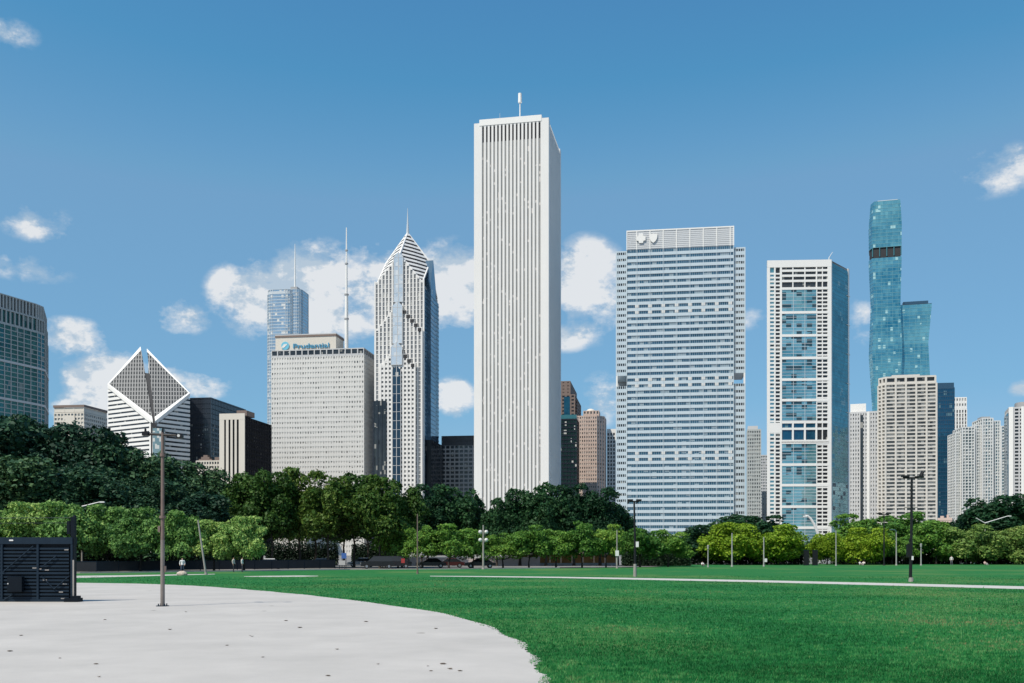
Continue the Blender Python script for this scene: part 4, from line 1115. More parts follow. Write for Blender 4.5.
# grass blades on the near lawn: one countless mass
def inside_paving_x(Y):
    ys = np.array([p[1] for p in edge[::-1]]); xs = np.array([p[0] for p in edge[::-1]])
    return np.interp(Y, ys, xs)
def grass():
    rs = np.random.RandomState(4)
    n = 330000
    # more blades where they show larger
    d = 15.5/(1 - rs.rand(n)*(1 - 15.5/95.0))
    x = (-0.45 + rs.rand(n)*0.98)*d*1.06
    lim = inside_paving_x(d)
    keep = x > lim + rs.normal(0.0, 0.035, n) + 0.08*np.sin(d*3.1)*np.sin(d*1.3 + 1) - 0.04
    x = x[keep]; d = d[keep]; n = len(x)
    # keep the path clear
    px = x/d*F + CX; py = HY + EYE*F/d
    pc = np.interp(px, [430, 480, 560, 640, 760, 900, 1030], [576.4, 576.8, 577.7, 579.2, 581.6, 585.0, 588.3])
    keep = np.abs(py - pc) > np.interp(px, [430, 1030], [0.45, 1.5]) + 0.25*rs.rand(n)
    x = x[keep]; d = d[keep]; n = len(x)
    tall = 0.03 + 0.035*rs.rand(n) + 0.10*(rs.rand(n) > 0.992)*rs.rand(n)
    w = 0.006*np.clip(d/16, 1, 4)*(0.7 + 0.7*rs.rand(n)); a = rs.rand(n)*np.pi*2
    lean = 0.5*tall; la = rs.rand(n)*np.pi*2
    v = np.zeros((n, 3, 3))
    v[:, 0] = np.stack([x - np.cos(a)*w, d - np.sin(a)*w, np.full(n, 0.02)], 1)
    v[:, 1] = np.stack([x + np.cos(a)*w, d + np.sin(a)*w, np.full(n, 0.02)], 1)
    v[:, 2] = np.stack([x + np.cos(la)*lean, d + np.sin(la)*lean, 0.02 + tall], 1)
    me = bpy.data.meshes.new('grass')
    me.vertices.add(n*3); me.vertices.foreach_set("co", v.ravel())
    me.loops.add(n*3); me.loops.foreach_set("vertex_index", np.arange(n*3, dtype=np.int32))
    me.polygons.add(n); me.polygons.foreach_set("loop_start", np.arange(0, n*3, 3, dtype=np.int32))
    me.update(); me.validate()
    m, nt, b = new_mat("grass blades")
    g = N(nt, "ShaderNodeNewGeometry"); tc = N(nt, "ShaderNodeTexCoord")
    n1 = N(nt, "ShaderNodeTexNoise"); n1.inputs["Scale"].default_value = 0.10; n1.inputs["Detail"].default_value = 5
    nt.links.new(tc.outputs["Object"], n1.inputs["Vector"])
    n3 = N(nt, "ShaderNodeTexNoise"); n3.inputs["Scale"].default_value = 2.2; n3.inputs["Detail"].default_value = 4; n3.inputs["Roughness"].default_value = 0.7
    nt.links.new(tc.outputs["Object"], n3.inputs["Vector"])
    f = math_node(nt, 'ADD', math_node(nt, 'MULTIPLY', g.outputs["Random Per Island"], 0.42), math_node(nt, 'MULTIPLY_ADD', n1.outputs["Fac"], 2.6, -1.27))
    f = math_node(nt, 'ADD', f, math_node(nt, 'MULTIPLY_ADD', n3.outputs["Fac"], 2.2, -0.95))
    col = ramp(nt, f, [(0.06, (0.006, 0.100, 0.022)), (0.38, (0.016, 0.215, 0.052)), (0.62, (0.075, 0.305, 0.085)), (0.86, (0.20, 0.34, 0.13)), (1.0, (0.26, 0.22, 0.10))])
    nt.links.new(col, b.inputs["Base Color"]); b.inputs["Roughness"].default_value = 0.6; b.inputs["Specular IOR Level"].default_value = 0.2
    tr = N(nt, "ShaderNodeBsdfTranslucent"); nt.links.new(col, tr.inputs["Color"])
    mx = N(nt, "ShaderNodeMixShader"); mx.inputs[0].default_value = 0.3
    nt.links.new(b.outputs[0], mx.inputs[1]); nt.links.new(tr.outputs[0], mx.inputs[2])
    nt.links.new(mx.outputs[0], nt.nodes["Material Output"].inputs["Surface"])
    me.materials.append(m)
    o = bpy.data.objects.new('grass', me); C.objects.link(o)
    tag(o, 'short green blades of the mown lawn', 'grass', kind='stuff')
grass()

def fallen_leaves():
    m = plain("dry leaf", (0.15, 0.125, 0.10), 0.9, var=0.3, scale=20)
    spots = [(10, 653), (105, 621), (170, 631), (252, 638), (227, 647), (96, 666), (263, 659), (378, 666), (428, 668), (443, 666), (450, 671), (460, 673), (431, 673), (328, 678),
             (436, 630), (300, 629), (21, 637), (337, 651), (60, 660), (99, 679), (250, 637), (366, 623), (186, 613), (286, 622)]
    rs = random.Random(21)
    vs = []
    for k in range(10):
        t = 2*math.pi*k/10; r = 0.065*(1 + 0.35*math.cos(5*t)*0.6)
        vs.append((r*math.cos(t)*1.35, r*math.sin(t)*0.9, 0.012 + 0.022*abs(math.sin(t))))
    me = bpy.data.meshes.new('fallen_leaf'); n = len(vs)
    me.from_pydata(vs + [(0, 0, 0.004)] + [(x, y, z - 0.003) for x, y, z in vs] + [(0, 0, 0.001)], [], [(i, (i+1) % n, n) for i in range(n)] + [(n+1+(i+1) % n, n+1+i, 2*n+1) for i in range(n)] + [(i, n+1+i, n+1+(i+1) % n, (i+1) % n) for i in range(n)])
    me.materials.append(m); me.update()
    for x, y in spots:
        o = bpy.data.objects.new('fallen_leaf', me); C.objects.link(o)
        X, Y = gp(x, y); o.location = (X, Y, 0.036); o.rotation_euler = (0, 0, rs.uniform(0, 6.28)); k = rs.uniform(0.35, 0.85); o.scale = (k, k, k)
        tag(o, 'small dry brown leaf lying on the pale paving', 'leaf', 'dry leaves scattered on the paving')
fallen_leaves()

# ================================================================== TREES
bark = plain("bark", (0.055, 0.045, 0.038), 0.95, var=0.35, scale=3)
bark_dark = plain("dark bark", (0.028, 0.025, 0.023), 0.95, var=0.35, scale=3)
LM = {
 'dark': leaf_mat("dark blue green leaves", [(0.15, (0.009, 0.036, 0.022)), (0.5, (0.022, 0.074, 0.038)), (0.9, (0.085, 0.165, 0.065))], 0.15),
 'olive': leaf_mat("olive leaves", [(0.1, (0.016, 0.055, 0.010)), (0.45, (0.045, 0.112, 0.018)), (0.8, (0.110, 0.175, 0.028)), (1.0, (0.17, 0.16, 0.04))], 0.22),
 'deep': leaf_mat("deep green leaves", [(0.1, (0.007, 0.034, 0.017)), (0.5, (0.016, 0.066, 0.025)), (0.9, (0.042, 0.115, 0.034))], 0.2),
 'light': leaf_mat("light green leaves", [(0.1, (0.045, 0.135, 0.034)), (0.5, (0.175, 0.335, 0.080)), (0.9, (0.430, 0.550, 0.160))], 0.2),
 'mid': leaf_mat("mid green leaves", [(0.1, (0.032, 0.115, 0.020)), (0.5, (0.105, 0.240, 0.034)), (0.9, (0.250, 0.370, 0.055))], 0.2),
 'yellow': leaf_mat("yellow green leaves", [(0.1, (0.090, 0.195, 0.012)), (0.5, (0.225, 0.350, 0.020)), (0.9, (0.370, 0.440, 0.036))], 0.2),
 'pale': leaf_mat("pale olive leaves", [(0.1, (0.075, 0.165, 0.036)), (0.5, (0.180, 0.285, 0.065)), (0.9, (0.330, 0.350, 0.100))], 0.2),
}
def crown_data(name, seed, rad, h, nblob, nleaf, ls, mat, flat=0.75, blobr=(0.26, 0.40), low=-0.35):
    """leaf faces on many overlapping tufts; the crown spans z 0..h with radius rad"""
    rs = np.random.RandomState(seed)
    cs = []; rr = []
    while len(cs) < nblob:
        d = rs.normal(size=3); d /= np.linalg.norm(d)
        if d[2] < low: continue
        k = (rs.uniform(0.45, 0.86) if rs.rand() < 0.8 else rs.uniform(0.80, 1.02)) if len(cs) > nblob*0.2 else rs.uniform(0.0, 0.4)
        r = rs.uniform(*blobr)*(1.0 if d[2] < 0.6 else 0.9)
        cs.append(d*k); rr.append(r)
    cs = np.array(cs); rr = np.array(rr)
    w = rr**2; w /= w.sum()
    idx = rs.choice(nblob, nleaf, p=w)
    d = rs.normal(size=(nleaf, 3)); d[:, 2] = np.abs(d[:, 2])*np.where(rs.rand(nleaf) < 0.78, 1, -1); d /= np.linalg.norm(d, axis=1)[:, None]
    rad_k = (0.72 + 0.34*rs.rand(nleaf)**0.7)
    rad_k = np.where(rs.rand(nleaf) < 0.06, rad_k*(1.05 + 0.3*rs.rand(nleaf)), rad_k)
    lump = 1.0 + 0.16*np.sin(d[:, 0]*7 + idx)*np.cos(d[:, 1]*6 + idx*1.7)
    p = cs[idx] + d*(rr[idx]*rad_k*lump)[:, None]*np.array([1.0, 1.0, flat])
    zmin, zmax = np.percentile(p[:, 2], (1.0, 98.5)); xm = np.percentile(np.hypot(p[:, 0], p[:, 1]), 94); rad = rad/xm
    p[:, 2] = (p[:, 2] - zmin)/(zmax - zmin)*h; p[:, :2] *= rad
    p[:, 2] = np.where(p[:, 2] > 0.96*h, 0.96*h + (p[:, 2] - 0.96*h)*0.6, p[:, 2])
    c3 = cs.copy(); c3[:, 2] = (c3[:, 2] - zmin)/(zmax - zmin)*h; c3[:, :2] *= rad
    nrm = d*0.9 + rs.normal(size=(nleaf, 3))*0.75; nrm[:, 2] += 0.25; nrm /= np.linalg.norm(nrm, axis=1)[:, None]
    ref = rs.normal(size=(nleaf, 3)); a = np.cross(nrm, ref); a /= np.linalg.norm(a, axis=1)[:, None]; b = np.cross(nrm, a)
    s1 = (ls*(0.40 + 1.25*rs.rand(nleaf)**1.5))[:, None]; s2 = s1*(0.45 + 0.4*rs.rand(nleaf))[:, None]
    v = np.stack([p - a*s1, p - b*s2, p + a*s1, p + b*s2], 1)
    v[:, [0, 2], 2] -= (ls*0.25)
    me = bpy.data.meshes.new(name)
    n = nleaf
    me.vertices.add(n*4); me.vertices.foreach_set("co", v.ravel())
    me.loops.add(n*4); me.loops.foreach_set("vertex_index", np.arange(n*4, dtype=np.int32))
    me.polygons.add(n); me.polygons.foreach_set("loop_start", np.arange(0, n*4, 4, dtype=np.int32))
    me.update(); me.validate(); me.materials.append(mat)
    return me, c3

def trunk_data(name, seed, hz, h, rad, r0, cs, mat):
    rs = random.Random(seed); mb = MB()
    top = hz + h*0.62
    pts = [(0, 0, -0.1)]; rr = [r0*1.35]
    n = 6
    for i in range(1, n+1):
        t = i/n; pts.append((rs.uniform(-1, 1)*0.05*rad*t*2, rs.uniform(-1, 1)*0.05*rad*t*2, top*t)); rr.append(r0*(1 - 0.72*t))
    mb.path(pts, rr, 8)
    order = sorted(range(len(cs)), key=lambda i: rs.random())[:12]
    for i in order:
        c = cs[i]; zt = hz + c[2]
        st = min(top*0.9, max(hz*0.75, zt - np.hypot(c[0], c[1])*0.8))
        k = int(st/top*n); k = min(k, n-1); f = st/top*n - k
        p0 = Vector(pts[k]).lerp(Vector(pts[k+1]), f); p2 = Vector((c[0], c[1], zt)); p1 = p0.lerp(p2, 0.5) + Vector((0, 0, -0.06*rad))
        mb.path([tuple(p0), tuple(p1), tuple(p2)], [r0*0.42, r0*0.28, r0*0.1], 6)
    me = bpy.data.meshes.new(name); me.from_pydata(mb.v, [], mb.f); me.materials.append(mat); me.update()
    return me

# kind: (crown radius, crown height, clear trunk height, trunk radius, tufts, leaves, leaf size)
KINDS = {
 'dark':   (6.5, 17.0, 3.0, 0.38, 90, 34000, 0.29),
 'deep':   (4.6, 10.5, 3.8, 0.26, 62, 20000, 0.25),
 'olive':  (4.6, 9.0, 5.4, 0.20, 58, 15000, 0.23),
 'light':  (3.9, 5.1, 2.2, 0.16, 52, 20000, 0.165),
 'mid':    (3.8, 4.7, 2.3, 0.15, 50, 18000, 0.165),
 'yellow': (5.0, 7.4, 1.5, 0.20, 58, 24000, 0.19),
 'pale':   (4.0, 5.6, 1.3, 0.17, 50, 18000, 0.175),
}
VAR = {}
def variants(kind):
    if kind not in VAR:
        R, h, hz, r0, nb, nl, ls = KINDS[kind]; L = []
        for k in range(3):
            sd = 100*k + sum(map(ord, kind))
            cd, cs = crown_data('crown', sd, R, h, nb, nl, ls, LM[kind], low=-0.2 if kind in ('olive', 'deep') else -0.45,
                                blobr=(0.18, 0.30) if kind == 'olive' else (0.22, 0.36))
            td = trunk_data('trunk', sd + 1, hz, h, R, r0, cs, bark_dark if kind in ('dark', 'light') else bark)
            L.append((cd, td))
        VAR[kind] = L
    return VAR[kind]
tree_count = [0]
def tree(kind, px, ytop, wpx, Y, label, group, name='tree'):
    R, h, hz, r0, nb, nl, ls = KINDS[kind]
    i = tree_count[0]; tree_count[0] += 1
    if kind in ('light', 'mid', 'pale'): ytop += (-3, 2, 0, 4, -1, 3, -4)[i % 7]
    cd, td = variants(kind)[i % 3]
    H = PZ(ytop, Y); sxy = (wpx*{'yellow': 1.02, 'light': 1.08, 'mid': 1.08}.get(kind, 1.16)/F*Y/2)/R; sz = H/(hz + h)
    root = empty(name, (PX(px, Y), Y, 0), (i*2.39996) % 6.283)
    root.scale = (sxy, sxy, sz)
    tag(root, label, 'tree', group)
    t = bpy.data.objects.new('trunk', td); C.objects.link(t); t.parent = root
    c = bpy.data.objects.new('crown', cd); C.objects.link(c); c.parent = root; c.location = (0, 0, hz)
    return root

gd = 'large dark trees at the left'
for px, yt, w, Y, lab in (
    (-62, 412, 110, 150, 'huge dark tree barely inside the left picture edge'),
    (-2, 417, 104, 150, 'huge dark tree in front of the curved glass apartment tower'),
    (44, 427, 92, 152, 'huge dark tree rising right of the curved glass apartment tower'),
    (88, 436, 88, 150, 'big dark tree in front of the cream block with the blank panel'),
    (128, 449, 80, 150, 'big dark tree below the left wall of the diamond roofed tower'),
    (168, 462, 72, 152, 'dark tree below the diamond roofed tower, right of the near lamp pole'),
    (202, 474, 62, 154, 'dark tree below the old gabled building'),
    (228, 492, 46, 158, 'smaller dark tree at the right end of the dark left mass'),
    (20, 462, 90, 136, 'lower dark tree standing behind the dark steel gate panel'),
    (84, 470, 84, 136, 'lower dark tree behind the pale street light arm'),
    (146, 484, 70, 138, 'lower dark tree directly behind the near lamp pole'),
    (196, 496, 58, 138, 'lower dark tree behind the leaning pole'),
    (-36, 470, 80, 138, 'lower dark tree cut by the left picture edge')):
    tree('dark', px, yt, w, Y, lab, gd)
gl_ = 'light green trees behind the dark low wall'
for px, yt, w, Y, lab in (
    (-16, 510, 66, 121, 'light green tree cut by the left edge above the steel gate panel'),
    (26, 507, 62, 122, 'light green tree above the control box of the steel gate panel'),
    (68, 502, 66, 121, 'light green tree behind the tall post of the steel gate panel'),
    (108, 507, 52, 124, 'light green tree just right of the steel gate panel post'),
    (140, 505, 54, 121, 'light green tree left behind the near lamp pole'),
    (182, 514, 50, 121, 'light green tree between the near lamp pole and the leaning pole'),
    (214, 519, 48, 122, 'light green tree right beside the leaning pole'),
    (244, 521, 44, 122, 'light green tree at the right end of the left light row')):
    tree('light', px, yt, w, Y, lab, gl_)
go = 'olive open crowned trees left of centre'
for px, yt, w, Y, lab in (
    (246, 476, 54, 150, 'olive tree below the cream pier fronted block'),
    (272, 473, 50, 146, 'olive tree below the dark side of the pier fronted block'),
    (300, 470, 52, 150, 'olive tree below the left part of the pale slab'),
    (328, 474, 50, 146, 'olive tree below the middle of the pale slab'),
    (354, 477, 50, 150, 'olive tree below the right part of the pale slab'),
    (380, 478, 48, 146, 'olive tree below the left corner of the chevron tower'),
    (402, 484, 40, 152, 'olive tree below the chevron tower, at the right end of its group'),
    (262, 492, 44, 166, 'olive tree set back behind the second and first of its row'),
    (316, 490, 46, 168, 'olive tree set back behind the pale slab trees'),
    (290, 497, 50, 196, 'olive tree far back below the left part of the pale slab'),
        (344, 498, 50, 198, 'olive tree far back below the right part of the pale slab'),
        (398, 499, 46, 198, 'olive tree far back below the chevron tower'),
        (368, 492, 44, 168, 'olive tree set back left of the chevron tower')):
    tree('olive', px, yt, w, Y, lab, go)
gde = 'deep green trees in front of the tallest tower'
for px, yt, w, Y, lab in (
    (428, 488, 44, 172, 'deep green tree right of the chevron tower base'),
    (455, 488, 44, 174, 'deep green tree below the dark grey window grid block'),
    (472, 500, 34, 176, 'deep green tree at the left corner of the tallest white tower'),
    (497, 501, 30, 170, 'small deep green tree before the left half of the tallest white tower'),
    (520, 493, 40, 172, 'deep green tree before the middle of the tallest white tower'),
    (546, 487, 40, 170, 'deep green tree before the right corner of the tallest white tower'),
    (574, 487, 44, 172, 'deep green tree below the dark green glass block'),
    (600, 492, 42, 172, 'deep green tree below the pink stone tower'),
    (618, 506, 30, 176, 'deep green tree at the left edge of the broad blue tower'),
    (682, 541, 30, 190, 'dark little tree below the middle of the broad blue tower'),
    (1000, 497, 62, 205, 'large dark tree below the grey and white tower at the right'),
    (1034, 503, 50, 205, 'large dark tree cut by the right picture edge'),
    (968, 517, 44, 210, 'dark spreading tree below the stepped pale teal tower'),
    (816, 541, 26, 205, 'dark small tree behind the two black pylons')):
    tree('deep', px, yt, w, Y, lab, gde if px < 630 else None)
gm = 'green street trees along the far lawn edge'
for kind, px, yt, w, Y, lab in (
    ('mid', 398, 526, 40, 147, 'bluish green tree left of the thin brown pole'),
    ('mid', 422, 531, 34, 143, 'green tree right behind the thin brown pole'),
    ('mid', 449, 524, 48, 142, 'broad green tree left of the pole with lamp globes'),
    ('mid', 473, 530, 34, 144, 'small green tree touching the pole with lamp globes'),
    ('mid', 503, 531, 40, 146, 'green tree right of the pole with lamp globes'),
    ('mid', 529, 528, 40, 146, 'green tree before the left end of the orange hoarding'),
    ('mid', 556, 528, 40, 148, 'green tree before the left half of the orange hoarding'),
    ('mid', 582, 528, 40, 149, 'green tree before the middle of the orange hoarding'),
    ('mid', 606, 529, 36, 150, 'green tree before the right end of the orange hoarding'),
    ('mid', 640, 528, 46, 156, 'green tree behind the black lamp post with a white plate'),
    ('mid', 668, 532, 42, 158, 'green tree right of the black lamp post with a white plate'),
    ('deep', 703, 527, 44, 192, 'green tree left of the two big yellow green trees'),
    ('deep', 738, 517, 52, 205, 'green tree peeking above the first big yellow green tree'),
    ('deep', 766, 517, 48, 208, 'green tree peeking above and between the big yellow green trees'),
    ('yellow', 734, 524, 62, 184, 'big domed yellow green tree behind the white lamp posts'),
    ('yellow', 779, 526, 58, 184, 'big domed yellow green tree left of the two black pylons'),
    ('yellow', 827, 534, 34, 186, 'small yellow green tree right of the two black pylons'),
    ('mid', 861, 516, 58, 204, 'tall green tree below the white apartment tower'),
    ('yellow', 862, 529, 52, 186, 'yellow green tree left of the thin black post at the right'),
    ('mid', 906, 516, 66, 204, 'tall green tree behind the black lamp post, below the beige tower'),
    ('mid', 892, 532, 40, 190, 'green tree behind the hooked white lamp post'),
    ('mid', 936, 526, 50, 192, 'green tree right of the big black lamp post'),
    ('pale', 966, 529, 46, 190, 'pale olive tree below the pale pinkish low building'),
    ('pale', 996, 530, 44, 190, 'pale olive tree behind the forked street light arm'),
    ('pale', 1026, 528, 46, 190, 'pale olive tree cut by the right picture edge')):
    tree(kind, px, yt, w, Y, lab, gm)

# hedges in the shade under the right hand trees, with dark rows added as shade further left
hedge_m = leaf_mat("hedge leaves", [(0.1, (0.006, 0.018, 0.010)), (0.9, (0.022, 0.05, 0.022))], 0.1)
def hedge(x0, x1, Y, h, label):
    rs = np.random.RandomState(int(x0) + 500); n = 9000
    X0, X1 = PX(x0, Y), PX(x1, Y); L = X1 - X0
    root = empty('hedge', ((X0 + X1)/2, Y, 0)); tag(root, label, 'hedge', 'hedges under the far trees')
    p = np.stack([(rs.rand(n) - 0.5)*L, (rs.rand(n) - 0.5)*2.0, rs.rand(n)**0.7*h*(0.85 + 0.25*np.sin(rs.rand(n)*6))], 1)
    a = rs.normal(size=(n, 3)); a /= np.linalg.norm(a, axis=1)[:, None]; b = np.cross(a, rs.normal(size=(n, 3))); b /= np.linalg.norm(b, axis=1)[:, None]
    s = 0.2
    v = np.stack([p - a*s, p - b*s*0.6, p + a*s, p + b*s*0.6], 1)
    me = bpy.data.meshes.new('foliage'); me.vertices.add(n*4); me.vertices.foreach_set("co", v.ravel())
    me.loops.add(n*4); me.loops.foreach_set("vertex_index", np.arange(n*4, dtype=np.int32))
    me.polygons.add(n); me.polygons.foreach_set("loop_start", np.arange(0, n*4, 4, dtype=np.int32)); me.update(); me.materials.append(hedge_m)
    o = bpy.data.objects.new('foliage', me); C.objects.link(o); o.parent = root
    mb = MB()
    for k in range(14):
        x = (k + 0.5)/14*L - L/2; mb.path([(x, 0, 0), (x + 0.15, 0.1, h*0.8)], [0.05, 0.02], 5)
    mb.build('stem', bark_dark, root)
hedge(-110, 60, 168, 3.2, 'dark foliage added as shade under the large dark trees behind the steel gate panel')  # this and the next two: added rows standing for the dark under the crowns
hedge(62, 150, 170, 2.9, 'dark foliage added as shade under the large dark trees left of the near lamp pole')
hedge(154, 262, 172, 2.6, 'dark foliage added as shade under the large dark trees right of the near lamp pole')
hedge(266, 338, 182, 3.8, 'dark foliage added as shade behind the olive trees below the pale slab')  # this and the next: added to darken the bright background between the trunks
hedge(352, 408, 186, 3.6, 'dark foliage added as shade behind the olive trees below the chevron tower')
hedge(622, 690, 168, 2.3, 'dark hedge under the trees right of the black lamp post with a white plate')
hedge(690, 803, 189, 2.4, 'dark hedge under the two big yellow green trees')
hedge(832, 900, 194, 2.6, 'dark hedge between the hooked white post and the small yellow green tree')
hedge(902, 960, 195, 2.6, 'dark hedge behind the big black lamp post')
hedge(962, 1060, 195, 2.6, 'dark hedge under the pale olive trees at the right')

# ================================================================== STREET FURNITURE
def matte(m, v=0.15):
    m.node_tree.nodes['Principled BSDF'].inputs['Specular IOR Level'].default_value = v; return m
black = plain("black paint", (0.012, 0.013, 0.015), 0.45)
rust = plain("weathered brown steel", (0.16, 0.115, 0.10), 0.7, var=0.3, scale=4)
polegrey = plain("weathered pole grey", (0.19, 0.165, 0.15), 0.7, var=0.3, scale=4)
greyp = plain("galvanised grey", (0.30, 0.28, 0.26), 0.55, var=0.25, scale=3)
whitep = plain("white painted steel", (0.72, 0.72, 0.70), 0.5)
navy = plain("navy steel", (0.004, 0.008, 0.014), 0.5, var=0.3, scale=3)
navy2 = plain("dull navy rail", (0.012, 0.024, 0.040), 0.5, var=0.3, scale=3)
matte(navy); matte(navy2); matte(black, 0.25)
lens = plain("lamp lens", (0.6, 0.6, 0.58), 0.2)

def thing(name, px, Y, label, cat, group=None, rz=0.0):
    r = empty(name, (PX(px, Y), Y, 0), rz); tag(r, label, cat, group); return r

def near_lamp():
    Y = GY(607); r = thing('lamp_pole', 162.6, Y, 'near brown lamp pole on the pale paving with a cross arm', 'lamp pole')
    H = PZ(430, Y); zk = PZ(540, Y)
    mb = MB(); mb.path([(0, 0, 0.02), (0, 0, zk)], [0.088, 0.08], 12); mb.build('lower_pole', polegrey, r)
    mb = MB(); mb.path([(0, 0, zk), (0.0, 0, H - 0.1)], [0.077, 0.06], 12); mb.build('upper_pole', rust, r)
    mb = MB(); mb.tube((0, 0, 0.0), (0, 0, 0.06), 0.26, 0.26, 12)
    for k in range(4): mb.tube((0.18*math.cos(k*1.57 + .8), 0.18*math.sin(k*1.57 + .8), 0.05), (0.18*math.cos(k*1.57 + .8), 0.18*math.sin(k*1.57 + .8), 0.14), 0.025, 0.025, 6)
    mb.build('base_plate', navy2, r)
    za = PZ(434.5, Y)
    mb = MB(); mb.tube((-0.72, 0, za + 0.03), (0.68, 0, za - 0.05), 0.05, 0.05, 8); mb.tube((0, 0, H - 0.12), (0, 0, H + 0.06), 0.06, 0.03, 8); mb.build('cross_arm', black, r)
    mb = MB(); mb.box(-0.80, -0.56, -0.13, 0.13, za - 0.05, za + 0.11); mb.tube((-0.70, 0, za + 0.1), (-0.70, 0, za + 0.24), 0.05, 0.04, 8); mb.build('floodlight', black, r)
    mb = MB(); mb.box(0.58, 0.82, -0.12, 0.12, za - 0.17, za + 0.0); mb.build('floodlight', black, r)
    mb = MB(); mb.tube((0.69, -0.13, za - 0.06), (0.69, -0.125, za - 0.06), 0.06, 0.06, 10); mb.build('lens', lens, r)
    mb = MB(); mb.tube((0, 0, PZ(455, Y) - 0.06), (0, 0, PZ(455, Y) + 0.06), 0.11, 0.11, 12); mb.tube((0, 0, PZ(517, Y) - .05), (0, 0, PZ(517, Y) + .05), 0.13, 0.13, 12)
    mb.box(-0.17, -0.08, -0.08, 0.08, PZ(532, Y), PZ(526, Y)); mb.box(0.09, 0.14, -0.06, 0.06, PZ(572, Y), PZ(566, Y)); mb.build('clamp', rust, r)
near_lamp()

def black_lamp():
    Y = GY(582); r = thing('lamp_post', 911, Y, 'big black twin headed lamp post standing by the white path at the right', 'lamp post')
    H = PZ(478, Y)
    mb = MB(); mb.path([(-0.05, 0, 0.02), (0.02, 0, 3.2), (0.06, 0, H)], [0.125, 0.10, 0.085], 12); mb.build('pole', black, r)
    mb = MB(); mb.tube((0, 0, 0), (0, 0, 0.35), 0.2, 0.16, 12); mb.build('base', greyp, r)
    mb = MB(); mb.box(-0.6, 0.55, -0.06, 0.06, H - 0.05, H + 0.07); mb.build('cross_arm', black, r)
    mb = MB(); mb.box(-0.70, -0.18, -0.2, 0.2, H + 0.07, H + 0.19); mb.build('lamp_head', black, r)
    mb = MB(); mb.box(0.35, 0.92, -0.2, 0.2, H + 0.02, H + 0.14); mb.tube((0.75, 0, H + 0.15), (0.9, 0, H + 0.5), 0.16, 0.12, 8); mb.build('lamp_head', black, r)
    z = PZ(507.5, Y); mb = MB(); mb.tube((-0.5, 0, z), (0.5, 0, z), 0.035, 0.035, 6); mb.build('bracket', greyp, r)
    z = PZ(549, Y); mb = MB(); mb.box(-0.3, 0.02, -0.17, 0.17, z - 0.6, z + 0.35); mb.build('service_box', black, r)
    mb = MB(); mb.path([(-0.22, -0.1, z - 0.5), (-0.32, -0.1, z - 0.1), (-0.12, -0.1, z + 0.8)], [0.03, 0.03, 0.03], 6); mb.build('cable', black, r)
    mb = MB(); mb.box(-0.02, 0.12, -0.2, -0.14, PZ(560, Y), PZ(556, Y)); mb.build('plate', whitep, r)
black_lamp()

def plate_lamp():
    Y = GY(577); r = thing('lamp_post', 635, Y, 'black lamp post with a small white plate, in front of the broad blue tower', 'lamp post')
    H = PZ(501.5, Y)
    mb = MB(); mb.path([(0, 0, 0.02), (0, 0, 3), (-0.08, 0, H)], [0.13, 0.11, 0.08], 10); mb.build('pole', black, r)
    mb = MB(); mb.path([(0, 0, 0.0), (0, 0, 1.2)], [0.17, 0.15], 10); mb.build('base', greyp, r)
    mb = MB(); mb.box(-0.5, 0.4, -0.05, 0.05, H - 0.05, H + 0.06); mb.build('cross_arm', black, r)
    for a, b in ((-0.68, -0.2), (0.12, 0.58)):
        mb = MB(); mb.box(a, b, -0.2, 0.2, H + 0.02, H + 0.2); mb.tube((a + 0.1, 0, H), (a + 0.02, 0, H - 0.22), 0.08, 0.05, 6); mb.build('lamp_head', black, r)
    z = PZ(544, Y); mb = MB(); mb.box(0.06, 0.32, -0.16, -0.12, z - 0.28, z + 0.22); mb.build('plate', whitep, r)
plate_lamp()

def simple_post(px, yb, yt, label, mat, rad=0.08, head=None, lean=0.0, group=None, Y=None):
    Y = Y or GY(yb); r = thing('lamp_post' if head else 'post', px, Y, label, 'lamp post' if head else 'post', group)
    H = PZ(yt, Y); lx = lean/F*Y
    mb = MB(); mb.path([(0, 0, 0), (lx*0.5, 0, H*0.5), (lx, 0, H)], [rad*1.2, rad, rad*0.8], 10); mb.build('pole', mat, r)
    mb = MB(); mb.tube((0, 0, 0), (0, 0, 0.25), rad*1.9, rad*1.5, 10); mb.build('base', mat, r)
    if head == 'cap':
        mb = MB(); mb.tube((lx, 0, H), (lx, 0, H + 0.5), rad*1.5, rad*1.9, 10); mb.tube((lx, 0, H + .5), (lx, 0, H + .62), rad*2.1, rad*0.4, 10); mb.build('lamp_head', mat, r)
    elif head == 'hook':
        mb = MB(); mb.path([(lx, 0, H), (lx - 0.2, 0, H + 0.35), (lx - 0.7, 0, H + 0.45)], [rad, rad*0.9, rad*0.8], 8); mb.build('hook_arm', mat, r)
        mb = MB(); mb.box(lx - 1.1, lx - 0.6, -0.15, 0.15, H + 0.35, H + 0.52); mb.build('lamp_head', mat, r)
    elif head == 'globes':
        mb = MB()
        for z in (PZ(532, Y), PZ(540, Y)): mb.tube((-0.4, 0, z - 0.25), (0.4, 0, z - 0.25), 0.04, 0.04, 6)
        mb.build('globe_arm', mat, r)
        for z in (PZ(532, Y), PZ(540, Y)):
            for x in (-0.4, 0.4):
                mb = MB(); mb.ball((x, 0, z), 0.27, 12, 8); mb.build('lamp_globe', lens, r, smooth=True)
    elif head == 'twin':
        mb = MB(); mb.box(-0.9, 0.9, -0.08, 0.08, H - 0.1, H + 0.05); mb.build('cross_arm', mat, r)
        for x in (-0.75, 0.75):
            mb = MB(); mb.box(x - 0.4, x + 0.4, -0.25, 0.25, H + 0.05, H + 0.28); mb.build('lamp_head', mat, r)
    return r, Y
simple_post(206, 575, 520, 'leaning grey pole standing at the lawn edge before the light green trees', greyp, 0.09, lean=-8)
